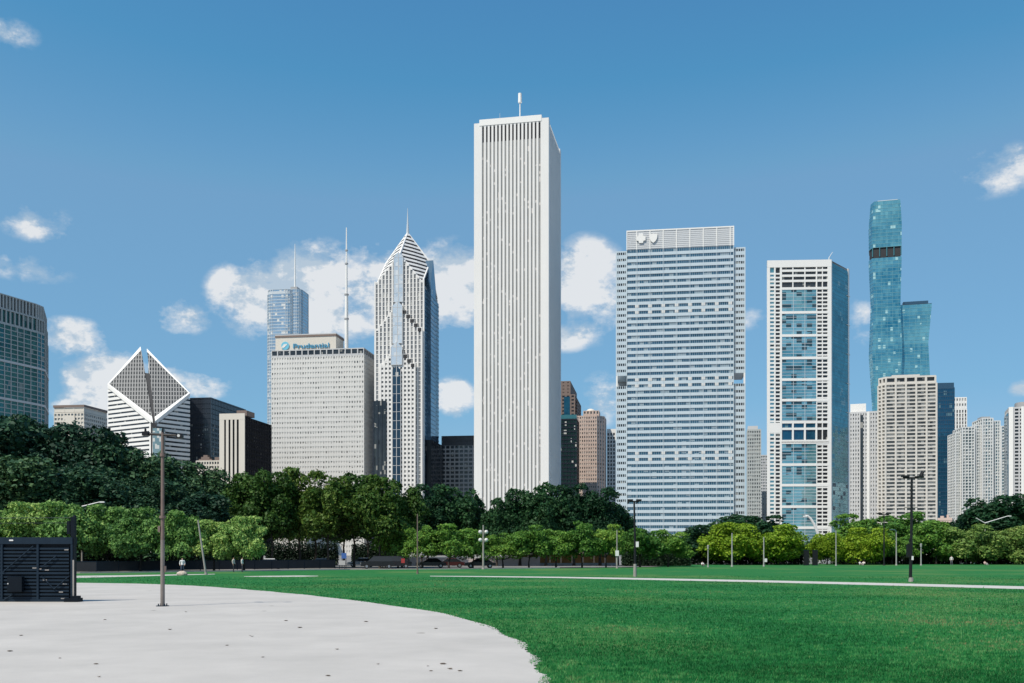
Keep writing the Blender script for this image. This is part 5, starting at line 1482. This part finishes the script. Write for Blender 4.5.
simple_post(417.5, 574, 514, 'thin brown pole on the lawn in front of the olive trees', rust, 0.07)
simple_post(483.3, 569.4, 525, 'pale pole with clustered lamp globes at the far lawn edge', greyp, 0.12, 'globes')
whitep2 = plain('dull white post paint', (0.34, 0.34, 0.33), 0.5)
r, Y = simple_post(617, 568.5, 530, 'slim grey post with a white sign right of the orange hoarding', greyp, 0.09)
mb = MB(); mb.box(-0.25, 0.25, -0.2, -0.13, PZ(556, Y), PZ(550.5, Y)); mb.build('sign_plate', whitep, r)
simple_post(708, 567.2, 549, 'shortest white lamp post before the first big yellow green tree', whitep2, 0.09, 'cap')
simple_post(732, 566.8, 533, 'tall white post before the first big yellow green tree', whitep2, 0.11)
r, Y = simple_post(763.8, 566.5, 537, 'tall white post with a side box between the big yellow green trees', whitep2, 0.10)
mb = MB(); mb.box(0.1, 0.5, -0.15, 0.15, PZ(562, Y), PZ(558.5, Y)); mb.build('side_box', whitep, r)
simple_post(836, 565.8, 530, 'tall white post before the small yellow green tree', whitep2, 0.09)
simple_post(884, 565.6, 514.5, 'thin black twin headed lamp post at the far lawn edge', black, 0.12, 'twin')
simple_post(896.3, 565.5, 532, 'hooked white lamp post left of the big black lamp post', whitep2, 0.10, 'hook')
simple_post(921, 565.5, 547, 'short white lamp post just right of the big black lamp post', whitep2, 0.10, 'cap')

def arm_light(px, Y, zpts, label, name='street_light', fork=None):
    r = thing(name, px, Y, label, 'street light')
    (x0, y0), (x1, y1) = zpts
    a = (PX(x0, Y) - PX(px, Y), 0, PZ(y0, Y)); b = (PX(x1, Y) - PX(px, Y), 0, PZ(y1, Y))
    mb = MB(); mb.path([(0, 0, 0), (0, 0, a[2]*0.9), a], [0.12, 0.1, 0.08], 8); mb.build('pole', greyp, r)
    mb = MB(); mb.path([a, b], [0.09, 0.07], 8); mb.build('arm', whitep, r)
    mb = MB(); d = 1 if b[0] > a[0] else -1
    mb.box(min(b[0], b[0] + d*0.6), max(b[0], b[0] + d*0.6), -0.14, 0.14, b[2] - 0.1, b[2] + 0.08); mb.build('lamp_head', whitep, r)
    if fork:
        c = (PX(fork[0], Y) - PX(px, Y), 0, PZ(fork[1], Y))
        mb = MB(); mb.path([a, c], [0.09, 0.07], 8); mb.build('arm', whitep, r)
arm_light(82, 129, [(82, 506.5), (100, 502)], 'pale street light arm rising above the light green trees at the left')
arm_light(985, 196, [(985, 523), (1008, 516)], 'forked pale street light above the pale olive trees at the right', fork=(976, 518))

def mast():
    Y = 230; r = thing('light_mast', 819, Y, 'white curved leaning mast in front of the white framed aqua tower', 'light mast')
    pts = []
    for x, y in ((819.5, 560), (819.3, 545), (817.8, 533), (814.5, 525), (811, 519), (808, 516), (805.5, 515.4)): pts.append((PX(x, Y) - PX(819, Y), 0, PZ(y, Y)))
    pts[0] = (pts[0][0], 0, 0)
    mb = MB(); mb.path(pts, [0.4, 0.38, 0.34, 0.30, 0.27, 0.22, 0.15], 10); mb.build('mast_tube', whitep, r)
    mb = MB(); e = pts[-1]; mb.box(e[0] - 0.5, e[0] + 0.3, -0.3, 0.3, e[2] - 0.35, e[2] - 0.05); mb.build('lamp_head', whitep, r)
mast()

for px, lab in ((806.3, 'left black pylon of the pair under the yellow green trees'), (815, 'right black pylon of the pair, nearer the small yellow green tree')):
    Y = 176; r = thing('pylon', px, Y, lab, 'pylon', 'pair of black pylons')
    w = 0.42; z = PZ(550.5, Y)
    mb = MB(); mb.box(-w, w, -0.25, 0.25, 0.1, z); mb.build('panel', black, r)
    mb = MB(); mb.box(-w - 0.08, w + 0.08, -0.35, 0.35, 0, 0.1); mb.box(-w - 0.03, w + 0.03, -0.28, 0.28, z, z + 0.08); mb.build('frame', navy2, r)

# dark steel gate panel at the left
def gate():
    Y = GY(602.5); x0 = PX(-48, Y); x1 = PX(75.2, Y); zt = PZ(537.3, Y)
    r = empty('gate_panel', ((x0 + x1)/2, Y, 0)); tag(r, 'large dark navy steel gate panel with ribs and braces at the left edge', 'gate')
    W = x1 - x0; a = -W/2; b = W/2
    mb = MB(); mb.box(a, b - 0.25, 0.1, 0.34, 0.1, zt - 0.3); mb.build('backing_panel', navy, r)
    n = 15
    mb = MB()
    for i in range(n):
        z = 0.16 + i*(zt - 0.55)/n
        mb.box(a, b - 0.28, 0.0, 0.1, z, z + 0.085)
    mb.build('rib', navy2, r)
    mb = MB(); mb.box(a, b - 0.1, -0.06, 0.42, zt - 0.3, zt); mb.build('top_rail', navy2, r)
    mb = MB(); mb.box(a, b - 0.1, -0.05, 0.40, 0.03, 0.15); mb.build('bottom_rail', navy2, r)
    zm = PZ(573, Y); mb = MB(); mb.box(a, b - 0.25, -0.05, 0.12, zm - 0.05, zm + 0.04); mb.build('middle_rail', navy2, r)
    def X(px): return PX(px, Y) - (x0 + x1)/2
    for px in (-20, 2, 38, 72):
        mb = MB(); mb.box(X(px) - 0.045, X(px) + 0.045, -0.048, 0.11, 0.15, zt - 0.3); mb.build('stile', navy2, r)
    for (p, y0, q, y1) in ((4, 572, 34, 546), (44, 566, 57, 556), (42, 576, 55, 589), (55, 589, 70, 576), (5, 600, 14, 594)):
        mb = MB(); mb.tube((X(p), -0.075, PZ(y0, Y)), (X(q), -0.075, PZ(y1, Y)), 0.025, 0.025, 6); mb.build('brace', navy2, r)
    mb = MB(); mb.box(X(10.5), X(25), -0.3, -0.055, PZ(591.5, Y), PZ(576.5, Y)); cbx = mb.build('control_box', navy, r)
    mb = MB(); mb.box(X(11), X(11.9), -0.32, -0.305, PZ(584, Y), PZ(583, Y)); mb.build('latch', whitep, cbx)
    for px, y in ((66.5, 549.8), (34.5, 568), (39.5, 569), (47, 570), (45, 580), (65, 584), (61, 592), (63, 598.5)):
        mb = MB(); mb.box(X(px) - 0.09, X(px) + 0.09, -0.012, -0.002, PZ(y + 0.5, Y), PZ(y - 0.5, Y)); mb.build('label_plate', greyp, r)
    mb = MB(); mb.box(X(10), X(14), -0.08, -0.065, PZ(541, Y), PZ(539.6, Y)); mb.build('rail_plate', whitep, r)
    hp = PZ(517, Y)
    mb = MB(); mb.box(X(70.8), X(74.6), -0.02, 0.2, 0.05, hp); mb.tube((X(73.4), 0.1, hp), (X(73.4), 0.1, hp + 0.08), 0.09, 0.06, 10); mb.build('post', navy, r)
    mb = MB(); mb.box(X(66.5), X(69.5), 0.02, 0.2, PZ(534, Y), PZ(521, Y)); mb.box(X(69), X(71), 0.04, 0.18, PZ(525, Y), PZ(522.5, Y)); mb.build('bracket', navy, r)
    mb = MB(); mb.box(X(73.0), X(74.4), -0.05, -0.021, PZ(598, Y), PZ(560, Y)); mb.build('guide_rail', greyp, r)
    mb = MB(); mb.box(X(67), X(80), -0.3, 0.3, 0.0, 0.2); mb.box(X(73), X(79), -0.2, 0.2, 0.2, 0.3); mb.build('foot', navy, r)
    mb = MB(); mb.tube((a, 0.1, hp - 0.05), (X(71), 0.1, hp - 0.03), 0.012, 0.012, 5); mb.tube((a, 0.1, hp - 0.28), (X(67), 0.1, hp - 0.26), 0.008, 0.008, 5); mb.build('top_wire', navy2, r)
gate()

# boulder
def boulder():
    Y = GY(575.6); mb = MB(); rs = random.Random(9)
    mb.ball((0, 0, 0.14), 0.52, 14, 9, 1.0, 0.75, 0.55)
    mb.v = [(x*(1 + rs.uniform(-.09, .09)), y*(1 + rs.uniform(-.09, .09)), max(-0.03, z*(1 + rs.uniform(-.12, .12)))) for x, y, z in mb.v]
    o = mb.build('boulder', plain("pale boulder", (0.50, 0.42, 0.36), 0.9, var=0.3, scale=3)); o.location = (PX(182, Y), Y, 0.03)
    tag(o, 'pale boulder lying on the grass right of the near lamp pole', 'boulder')
boulder()

# low dark wall behind the road at the left
def low_wall():
    pts = [gp(-120, 573.4), gp(82, 572.4), gp(210, 570.6), gp(330, 568.9)]
    pts = [(x, y + 4.0) for x, y in pts]
    o = Vector(pts[1])
    root = empty('screen_fence', (o.x, o.y, 0)); tag(root, 'low dark screened fence running below the light green trees at the left', 'fence')
    panel = plain("dark fence screen", (0.018, 0.022, 0.028), 0.8, var=0.3, scale=1)
    for a, b in zip(pts[:-1], pts[1:]):
        a = Vector(a) - o; b = Vector(b) - o; L = (b - a).length
        mb = MB(); mb.edge_box(a, b, 0, L, -0.05, 0.0, 0.08, 1.18); mb.build('screen_panel', panel, root)
        n = int(L/2.6)
        for k in range(n + 1):
            mb = MB(); mb.edge_box(a, b, k*L/n - 0.03, k*L/n + 0.03, -0.09, 0.04, 0, 1.26); mb.build('fence_post', navy2, root)
        mb = MB(); mb.edge_box(a, b, 0.04, L - 0.04, -0.07, 0.02, 1.18, 1.24); mb.build('rail', navy2, root)
low_wall()

# hoarding and pale wall seen between the trunks
def hoarding():
    Y = 176; r = thing('hoarding', 566, Y, 'orange plywood hoarding seen between the trunks at the centre', 'hoarding')
    X0, X1 = PX(517, Y) - PX(566, Y), PX(616, Y) - PX(566, Y)
    mb = MB(); n = 9; w = (X1 - X0)/n
    for k in range(n): mb.box(X0 + k*w + 0.02, X0 + (k+1)*w - 0.02, 0, 0.04, 0.45, 2.0)
    mb.build('board', plain("orange plywood", (0.50, 0.24, 0.08), 0.8, var=0.3, scale=0.6), r)
    mb = MB(); mb.box(X0, X1, -0.1, 0.25, 0, 0.45); mb.build('concrete_base', M['pale_grey'], r)
    Y = 172; r = thing('wall', 470, Y, 'long pale low wall behind the trunks left of the orange hoarding', 'wall')
    X0, X1 = PX(404, Y) - PX(470, Y), PX(540, Y) - PX(470, Y)
    mb = MB(); mb.box(X0, X1, 0, 0.3, 0, 1.35); mb.build('masonry', wall_mat("pale pinkish wall", (0.50, 0.43, 0.42)), r)
    mb = MB(); mb.box(X0 - 0.05, X1 + 0.05, -0.05, 0.35, 1.35, 1.48); mb.build('coping', M['pale_grey'], r)
hoarding()

# ------------------------------------------------------------------ cars
tyre = plain("tyre", (0.012, 0.012, 0.012), 0.9); rimm = plain("rim", (0.45, 0.45, 0.46), 0.3, 0.8); cglass = plain("car glass", (0.02, 0.025, 0.03), 0.08)
def car(px, Y, rz, col, label, tall=False):
    r = thing('parked_car', px, Y, label, 'car', 'cars parked under the trees', rz)
    L, Wd = (4.8, 1.9) if tall else (4.5, 1.8)
    hb, hr = (1.05, 1.75) if tall else (0.88, 1.42)
    paint = plain("car paint", col, 0.25, 0.0, 0.03)
    prof = [(-L/2, 0.35), (-L/2 + 0.05, hb*0.85), (-L/2 + 0.9, hb), (L/2 - 0.5, hb), (L/2 - 0.05, hb*0.9), (L/2, 0.35)]
    mb = MB(); n = len(prof)
    for w, in ((Wd/2,),):
        f = [(x, -w, z) for x, z in prof] + [(x, w, z) for x, z in prof]
        mb.add(f, [tuple(range(n)), tuple(range(2*n - 1, n - 1, -1))] + [(i, n + i, n + (i+1) % n, (i+1) % n) for i in range(n)])
    cab = [(-L/2 + 1.0, hb), (-L/2 + 1.75, hr - 0.04), (L/2 - (0.7 if tall else 1.3), hr), (L/2 - (0.2 if tall else 0.55), hb)]
    mb.add([(x*0.98, y, hr - 0.03 + 0.05) for x in (cab[1][0], cab[2][0]) for y in (-Wd*0.38, Wd*0.38)] + [(x*0.98, y, hr - 0.06) for x in (cab[1][0], cab[2][0]) for y in (-Wd*0.41, Wd*0.41)],
           [(0, 2, 3, 1), (0, 4, 6, 2), (1, 3, 7, 5), (0, 1, 5, 4), (2, 6, 7, 3)])
    mb.build('body', paint, r)
    g = MB(); k = 4
    w0, w1 = Wd*0.46, Wd*0.40
    lo = [(cab[0][0], -w0, hb), (cab[3][0], -w0, hb), (cab[3][0], w0, hb), (cab[0][0], w0, hb)]
    hi = [(cab[1][0], -w1, hr - 0.03), (cab[2][0], -w1, hr - 0.03), (cab[2][0], w1, hr - 0.03), (cab[1][0], w1, hr - 0.03)]
    g.add(lo + hi, [(i, (i+1) % 4, 4 + (i+1) % 4, 4 + i) for i in range(4)]); g.build('windows', cglass, r)
    for x in (-L/2 + 0.85, L/2 - 0.85):
        for y in (-Wd/2 + 0.08, Wd/2 - 0.08):
            s_ = -1 if y < 0 else 1
            w = MB(); w.tube((x, y - 0.11, 0.33), (x, y + 0.11, 0.33), 0.33, 0.33, 16); wo = w.build('wheel', tyre, r)
            w = MB(); w.tube((x, y + s_*0.09, 0.33), (x, y + s_*0.125, 0.33), 0.2, 0.18, 12); w.build('rim', rimm, wo)
    for y in (-Wd*0.36, Wd*0.36):
        h = MB(); h.box(-L/2 - 0.01, -L/2 + 0.08, y - 0.18, y + 0.18, hb*0.62, hb*0.8); h.build('headlight', lens, r)
        h = MB(); h.box(L/2 - 0.08, L/2 + 0.01, y - 0.16, y + 0.16, hb*0.66, hb*0.82); h.build('tail_light', plain("tail light", (0.35, 0.02, 0.02), 0.3), r)
car(480, 146, 0.1, (0.012, 0.013, 0.016), 'black saloon car parked below the pole with lamp globes')
car(268, 137, 0.2, (0.68, 0.68, 0.66), 'white car parked behind the low dark fence')
car(378, 141, 0.12, (0.015, 0.015, 0.017), 'black tall car parked left of the thin brown pole', True)
car(395, 144, 0.12, (0.02, 0.02, 0.024), 'dark grey tall car parked beside the red board on posts', True)
car(362, 158, 0.1, (0.62, 0.62, 0.62), 'pale grey car behind the trunks of the olive trees')
car(431, 147, 0.1, (0.03, 0.03, 0.032), 'dark car parked right of the thin brown pole')
car(320, 150, 0.15, (0.40, 0.41, 0.43), 'silver car behind the right end of the low dark fence')
car(450, 150, 0.1, (0.06, 0.012, 0.012), 'dark red car parked below the broad green tree left of the globe lamp pole')
car(844, 200, 0.0, (0.7, 0.7, 0.7), 'white car in the shade behind the white post at the right')

# signs between the trunks
def sign(px, Y, y0, y1, w, col, label, dark=False):
    r = thing('sign', px, Y, label, 'sign'); z0, z1 = PZ(y1, Y), PZ(y0, Y)
    mb = MB(); mb.box(-w/2, w/2, -0.05, 0.0, z0, z1); mb.build('board', plain("sign board", col, 0.5), r)
    for s_ in (-1, 1):
        mb = MB(); mb.tube((s_*w*0.4, 0.03, 0), (s_*w*0.4, 0.03, z1), 0.04, 0.04, 6); mb.build('post', black, r)
sign(344, 140, 553, 558.5, 0.7, (0.05, 0.13, 0.38), 'blue board on posts between the olive tree trunks')
sign(342, 138, 560.5, 565, 0.9, (0.45, 0.45, 0.44), 'white board just below the blue board')
sign(403, 139, 558.5, 563, 0.5, (0.36, 0.04, 0.035), 'red board on posts beside the dark parked cars')

# ------------------------------------------------------------------ people
skin_c = (0.45, 0.28, 0.20)
def person(px, Y, label, shirt, legs, seated=False, face=0.0, hair=(0.03, 0.02, 0.015)):
    if seated:
        J = {'pel': (0, 0, 0.12), 'chest': (0, 0.06, 0.45), 'neck': (0, 0.05, 0.60), 'head': (0, 0.03, 0.76),
             'shL': (-0.18, 0.06, 0.54), 'elL': (-0.24, -0.08, 0.34), 'haL': (-0.16, -0.28, 0.30), 'shR': (0.18, 0.06, 0.54), 'elR': (0.24, -0.08, 0.34), 'haR': (0.16, -0.28, 0.30),
             'hiL': (-0.1, -0.02, 0.12), 'knL': (-0.14, -0.42, 0.40), 'foL': (-0.12, -0.66, 0.05), 'toL': (-0.12, -0.80, 0.04), 'hiR': (0.1, -0.02, 0.12), 'knR': (0.14, -0.42, 0.40), 'foR': (0.12, -0.66, 0.05), 'toR': (0.12, -0.80, 0.04)}
    else:
        J = {'pel': (0, 0, 0.95), 'chest': (0, 0.01, 1.28), 'neck': (0, 0, 1.48), 'head': (0, -0.02, 1.64),
             'shL': (-0.19, 0, 1.42), 'elL': (-0.25, 0.02, 1.13), 'haL': (-0.24, -0.1, 0.86), 'shR': (0.19, 0, 1.42), 'elR': (0.26, 0.03, 1.13), 'haR': (0.22, -0.12, 0.88),
             'hiL': (-0.1, 0, 0.92), 'knL': (-0.11, -0.08, 0.50), 'foL': (-0.11, -0.02, 0.07), 'toL': (-0.12, -0.17, 0.04), 'hiR': (0.1, 0, 0.92), 'knR': (0.12, 0.02, 0.50), 'foR': (0.13, 0.12, 0.08), 'toR': (0.14, -0.04, 0.04)}
    Rd = {'pel': .15, 'chest': .155, 'neck': .06, 'head': .105, 'shL': .07, 'elL': .048, 'haL': .036, 'shR': .07, 'elR': .048, 'haR': .036,
          'hiL': .09, 'knL': .065, 'foL': .045, 'toL': .04, 'hiR': .09, 'knR': .065, 'foR': .045, 'toR': .04}
    E = [('pel', 'chest'), ('chest', 'neck'), ('neck', 'head'), ('chest', 'shL'), ('shL', 'elL'), ('elL', 'haL'), ('chest', 'shR'), ('shR', 'elR'), ('elR', 'haR'),
         ('pel', 'hiL'), ('hiL', 'knL'), ('knL', 'foL'), ('foL', 'toL'), ('pel', 'hiR'), ('hiR', 'knR'), ('knR', 'foR'), ('foR', 'toR')]
    ks = list(J); me = bpy.data.meshes.new('person'); me.from_pydata([J[k] for k in ks], [(ks.index(a), ks.index(b)) for a, b in E], [])
    o = bpy.data.objects.new('person', me); C.objects.link(o)
    md = o.modifiers.new('skin', 'SKIN'); o.modifiers.new('sub', 'SUBSURF').levels = 1
    sv = me.skin_vertices[0].data
    for i, k in enumerate(ks): sv[i].radius = (Rd[k], Rd[k]*(0.75 if k in ('pel', 'chest') else 1)); sv[i].use_root = (k == 'pel')
    dg = bpy.context.evaluated_depsgraph_get()
    me2 = bpy.data.meshes.new_from_object(o.evaluated_get(dg))
    C.objects.unlink(o); bpy.data.objects.remove(o)
    ms = [plain("skin", skin_c, 0.6), plain("shirt", shirt, 0.9), plain("trousers", legs, 0.9), plain("hair", hair, 0.8)]
    me2.materials.clear()
    for m in ms: me2.materials.append(m)
    zh = J['head'][2]
    for p in me2.polygons:
        c = p.center; p.use_smooth = True
        if c.z > zh + 0.03 or (c.z > zh - 0.06 and c.y > J['head'][1] + 0.03): p.material_index = 3
        elif c.z > J['neck'][2] - 0.01: p.material_index = 0
        elif (Vector(c) - Vector(J['haL'])).length < 0.13 or (Vector(c) - Vector(J['haR'])).length < 0.13: p.material_index = 0
        elif (seated and (c.y < -0.1 and abs(c.x) < 0.22 or c.z < 0.16)) or (not seated and c.z < 0.98 and abs(c.x) < 0.21): p.material_index = 2
        else: p.material_index = 1
    o2 = bpy.data.objects.new('person', me2); C.objects.link(o2)
    o2.location = (PX(px, Y), Y, 0.02); o2.rotation_euler = (0, 0, face)
    tag(o2, label, 'person')
    return o2
person(182.3, 103, 'person in a white top and dark trousers standing behind the boulder', (0.7, 0.7, 0.7), (0.05, 0.07, 0.12), face=0.4)
person(233.6, 114, 'person in a pale shirt on the road, left of a pair by the fence', (0.55, 0.50, 0.46), (0.03, 0.03, 0.04), face=1.3)
person(242.2, 114, 'person in a white shirt on the road, right of a pair by the fence', (0.7, 0.68, 0.66), (0.04, 0.04, 0.06), face=1.5)
person(702.5, 163, 'seated person in white on the grass left of the shortest white post', (0.72, 0.72, 0.72), (0.1, 0.1, 0.12), True, 0.3)
person(860, 176, 'seated person in white on the far grass, left of a pair', (0.7, 0.7, 0.7), (0.3, 0.28, 0.26), True, 0.5)
person(863.6, 176, 'seated person in a pale shirt on the far grass, right of a pair', (0.66, 0.60, 0.56), (0.05, 0.05, 0.07), True, -0.5)
person(951.5, 178, 'person in a pale top standing at the far lawn edge at the right', (0.66, 0.64, 0.62), (0.15, 0.15, 0.18), face=-0.3)
person(985, 178, 'seated person in pink near the right end of the far lawn edge', (0.6, 0.42, 0.40), (0.3, 0.3, 0.3), True, 0.2)

# ================================================================== LIGHT, SKY, CAMERA
SUN_EL = math.radians(54)
sv = Vector((-0.72, -0.69, 0)).normalized()*math.cos(SUN_EL) + Vector((0, 0, math.sin(SUN_EL)))
AZ = math.atan2(sv.x, sv.y)        # from +Y, clockwise
sun = bpy.data.lights.new("sun", 'SUN'); sun.energy = 4.7; sun.angle = math.radians(0.53); sun.color = (1.0, 0.91, 0.78)
so = bpy.data.objects.new("sun", sun); C.objects.link(so)
so.rotation_euler = sv.to_track_quat('Z', 'Y').to_euler()
so.location = (0, 0, 400)

w = bpy.data.worlds.new("World"); scene.world = w; w.use_nodes = True
nt = w.node_tree; bg = nt.nodes["Background"]
sky = nt.nodes.new("ShaderNodeTexSky"); sky.sky_type = 'NISHITA'; sky.sun_disc = False
sky.sun_elevation = SUN_EL; sky.sun_rotation = AZ % (2*math.pi); sky.altitude = 200; sky.air_density = 1.0; sky.dust_density = 0.6; sky.ozone_density = 1.6
SKYS = 0.10
tc = nt.nodes.new("ShaderNodeTexCoord"); sep = nt.nodes.new("ShaderNodeSeparateXYZ")
nt.links.new(tc.outputs["Generated"], sep.inputs[0])
az = math_node(nt, 'ARCTAN2', sep.outputs[0], sep.outputs[1]); el = math_node(nt, 'ARCSINE', sep.outputs[2])
def cloud_noise(scale, detail, rough, zoff=0.0, loc=(0, 0, 0)):
    mp = nt.nodes.new("ShaderNodeMapping"); mp.inputs["Scale"].default_value = (1, 1, 1.5); mp.inputs["Location"].default_value = (loc[0], loc[1], loc[2] + zoff)
    nt.links.new(tc.outputs["Generated"], mp.inputs[0])
    n = nt.nodes.new("ShaderNodeTexNoise"); n.inputs["Scale"].default_value = scale; n.inputs["Detail"].default_value = detail; n.inputs["Roughness"].default_value = rough
    nt.links.new(mp.outputs[0], n.inputs["Vector"]); return n.outputs["Fac"]
blobs = [(258, 298, 60, 42, 1.0), (318, 284, 70, 46, 1.0), (385, 288, 74, 48, 1.0), (450, 288, 60, 50, 1.0), (588, 290, 48, 56, .86), (330, 315, 130, 34, .8),
         (38, 223, 46, 22, .54), (28, 268, 60, 15, .46), (72, 339, 48, 24, .9), (108, 378, 58, 36, 1.0), (150, 386, 60, 26, .9), (200, 386, 36, 16, .75), (182, 317, 34, 20, .72),
         (454, 398, 26, 24, .8), (602, 400, 26, 30, .62), (1000, 170, 58, 28, .46), (6, 33, 40, 16, .38), (566, 336, 34, 18, .5), (864, 322, 18, 30, .38), (90, 412, 60, 26, .85), (1020, 388, 16, 10, .5), (745, 318, 30, 14, .3)]
field = None
for x, y, rx, ry, k in blobs:
    a0 = math.atan2(x - CX, F); hyp = math.hypot(x - CX, F); e0 = math.atan2(HY - y, hyp)
    ra = rx/F*math.cos(a0)**2; re = ry/F*math.cos(a0)
    dx = math_node(nt, 'MULTIPLY', math_node(nt, 'SUBTRACT', az, a0), 1/ra)
    dy = math_node(nt, 'MULTIPLY', math_node(nt, 'SUBTRACT', el, e0), 1/re)
    d2 = math_node(nt, 'ADD', math_node(nt, 'MULTIPLY', dx, dx), math_node(nt, 'MULTIPLY', dy, dy))
    v = math_node(nt, 'MULTIPLY', math_node(nt, 'SUBTRACT', 1.0, d2, clamp=False), k)
    v = math_node(nt, 'MAXIMUM', v, 0.0)
    field = v if field is None else math_node(nt, 'MAXIMUM', field, v)
n_big = cloud_noise(14, 8, 0.62); n_sm = cloud_noise(34, 6, 0.62, loc=(3, 1, 2))
# clouds behind the viewer, so that glass has something to mirror
back = math_node(nt, 'MULTIPLY', math_node(nt, 'LESS_THAN', sep.outputs[1], -0.05), ramp(nt, cloud_noise(3.2, 6, 0.6, loc=(7, 2, 5)), [(0.48, (0, 0, 0)), (0.62, (1, 1, 1))]))
nz = math_node(nt, 'ADD', math_node(nt, 'MULTIPLY_ADD', n_big, 4.6, -2.4), math_node(nt, 'MULTIPLY_ADD', n_sm, 2.0, -1.0))
den = math_node(nt, 'ADD', math_node(nt, 'MULTIPLY', field, 1.5), nz)
den = math_node(nt, 'MULTIPLY', ramp(nt, den, [(0.05, (0, 0, 0)), (0.60, (0.45, 0.45, 0.45)), (1.25, (1, 1, 1))]), math_node(nt, 'GREATER_THAN', field, 0.001))
den = math_node(nt, 'MULTIPLY', den, ramp(nt, field, [(0.0, (0, 0, 0)), (0.30, (1, 1, 1))]))
den = math_node(nt, 'MAXIMUM', math_node(nt, 'MULTIPLY', den, 0.88), math_node(nt, 'MULTIPLY', back, 0.8))
n_off = cloud_noise(14, 8, 0.62, loc=(0.012, 0.0, -0.022))
shade = math_node(nt, 'ADD', math_node(nt, 'MULTIPLY', math_node(nt, 'SUBTRACT', n_big, n_off), 3.2), math_node(nt, 'MULTIPLY_ADD', cloud_noise(7, 5, 0.6, loc=(1, 5, 0.3)), 1.0, 0.06))
ccol = mixc(nt, ramp(nt, shade, [(0.38, (0, 0, 0)), (0.62, (1, 1, 1))]), (0.50/SKYS, 0.60/SKYS, 0.70/SKYS), (0.83/SKYS, 0.84/SKYS, 0.85/SKYS))
# colour response of the photograph's sky: deeper blue overhead, cyan low down
ss = nt.nodes.new("ShaderNodeSeparateColor"); nt.links.new(sky.outputs[0], ss.inputs[0])
sc_ = nt.nodes.new("ShaderNodeCombineColor")
for i, (a0, b0, c0, d0, e0, f0, g0) in enumerate(((0.58, 2.7, 1.12, 1.68, 0.30, 1.58, 0.75), (2.22, 1.75, 1.6, 3.55, 0.45, 2.38, 0.95), (5.05, 1.15, 3.2, 5.95, 0.50, 4.2, 1.0))):
    v = math_node(nt, 'MULTIPLY_ADD', ss.outputs[i], b0, a0 - b0*c0)
    v = math_node(nt, 'MINIMUM', v, math_node(nt, 'MULTIPLY_ADD', ss.outputs[i], e0, d0 - e0*f0))
    v = math_node(nt, 'MAXIMUM', v, math_node(nt, 'MULTIPLY', ss.outputs[i], g0*0.9))
    v = math_node(nt, 'MAXIMUM', v, a0*0.6)
    nt.links.new(v, sc_.inputs[i])
nt.links.new(mixc(nt, den, sc_.outputs[0], ccol), bg.inputs["Color"])
bg.inputs["Strength"].default_value = SKYS

cam = bpy.data.cameras.new("camera"); co = bpy.data.objects.new("camera", cam); C.objects.link(co)
co.location = (0, 0, EYE); co.rotation_euler = (math.radians(90), 0, 0)
cam.sensor_width = 36; cam.lens = 36*F/1024; cam.shift_y = (HY - 341.5)/1024; cam.clip_start = 0.1; cam.clip_end = 20000
scene.camera = co
scene.render.engine = 'CYCLES'
scene.cycles.max_bounces = 5; scene.cycles.transparent_max_bounces = 4
vs = scene.view_settings; vs.view_transform = 'Standard'; vs.look = 'None'; vs.exposure = 0.0; vs.gamma = 1.0; vs.use_curve_mapping = False
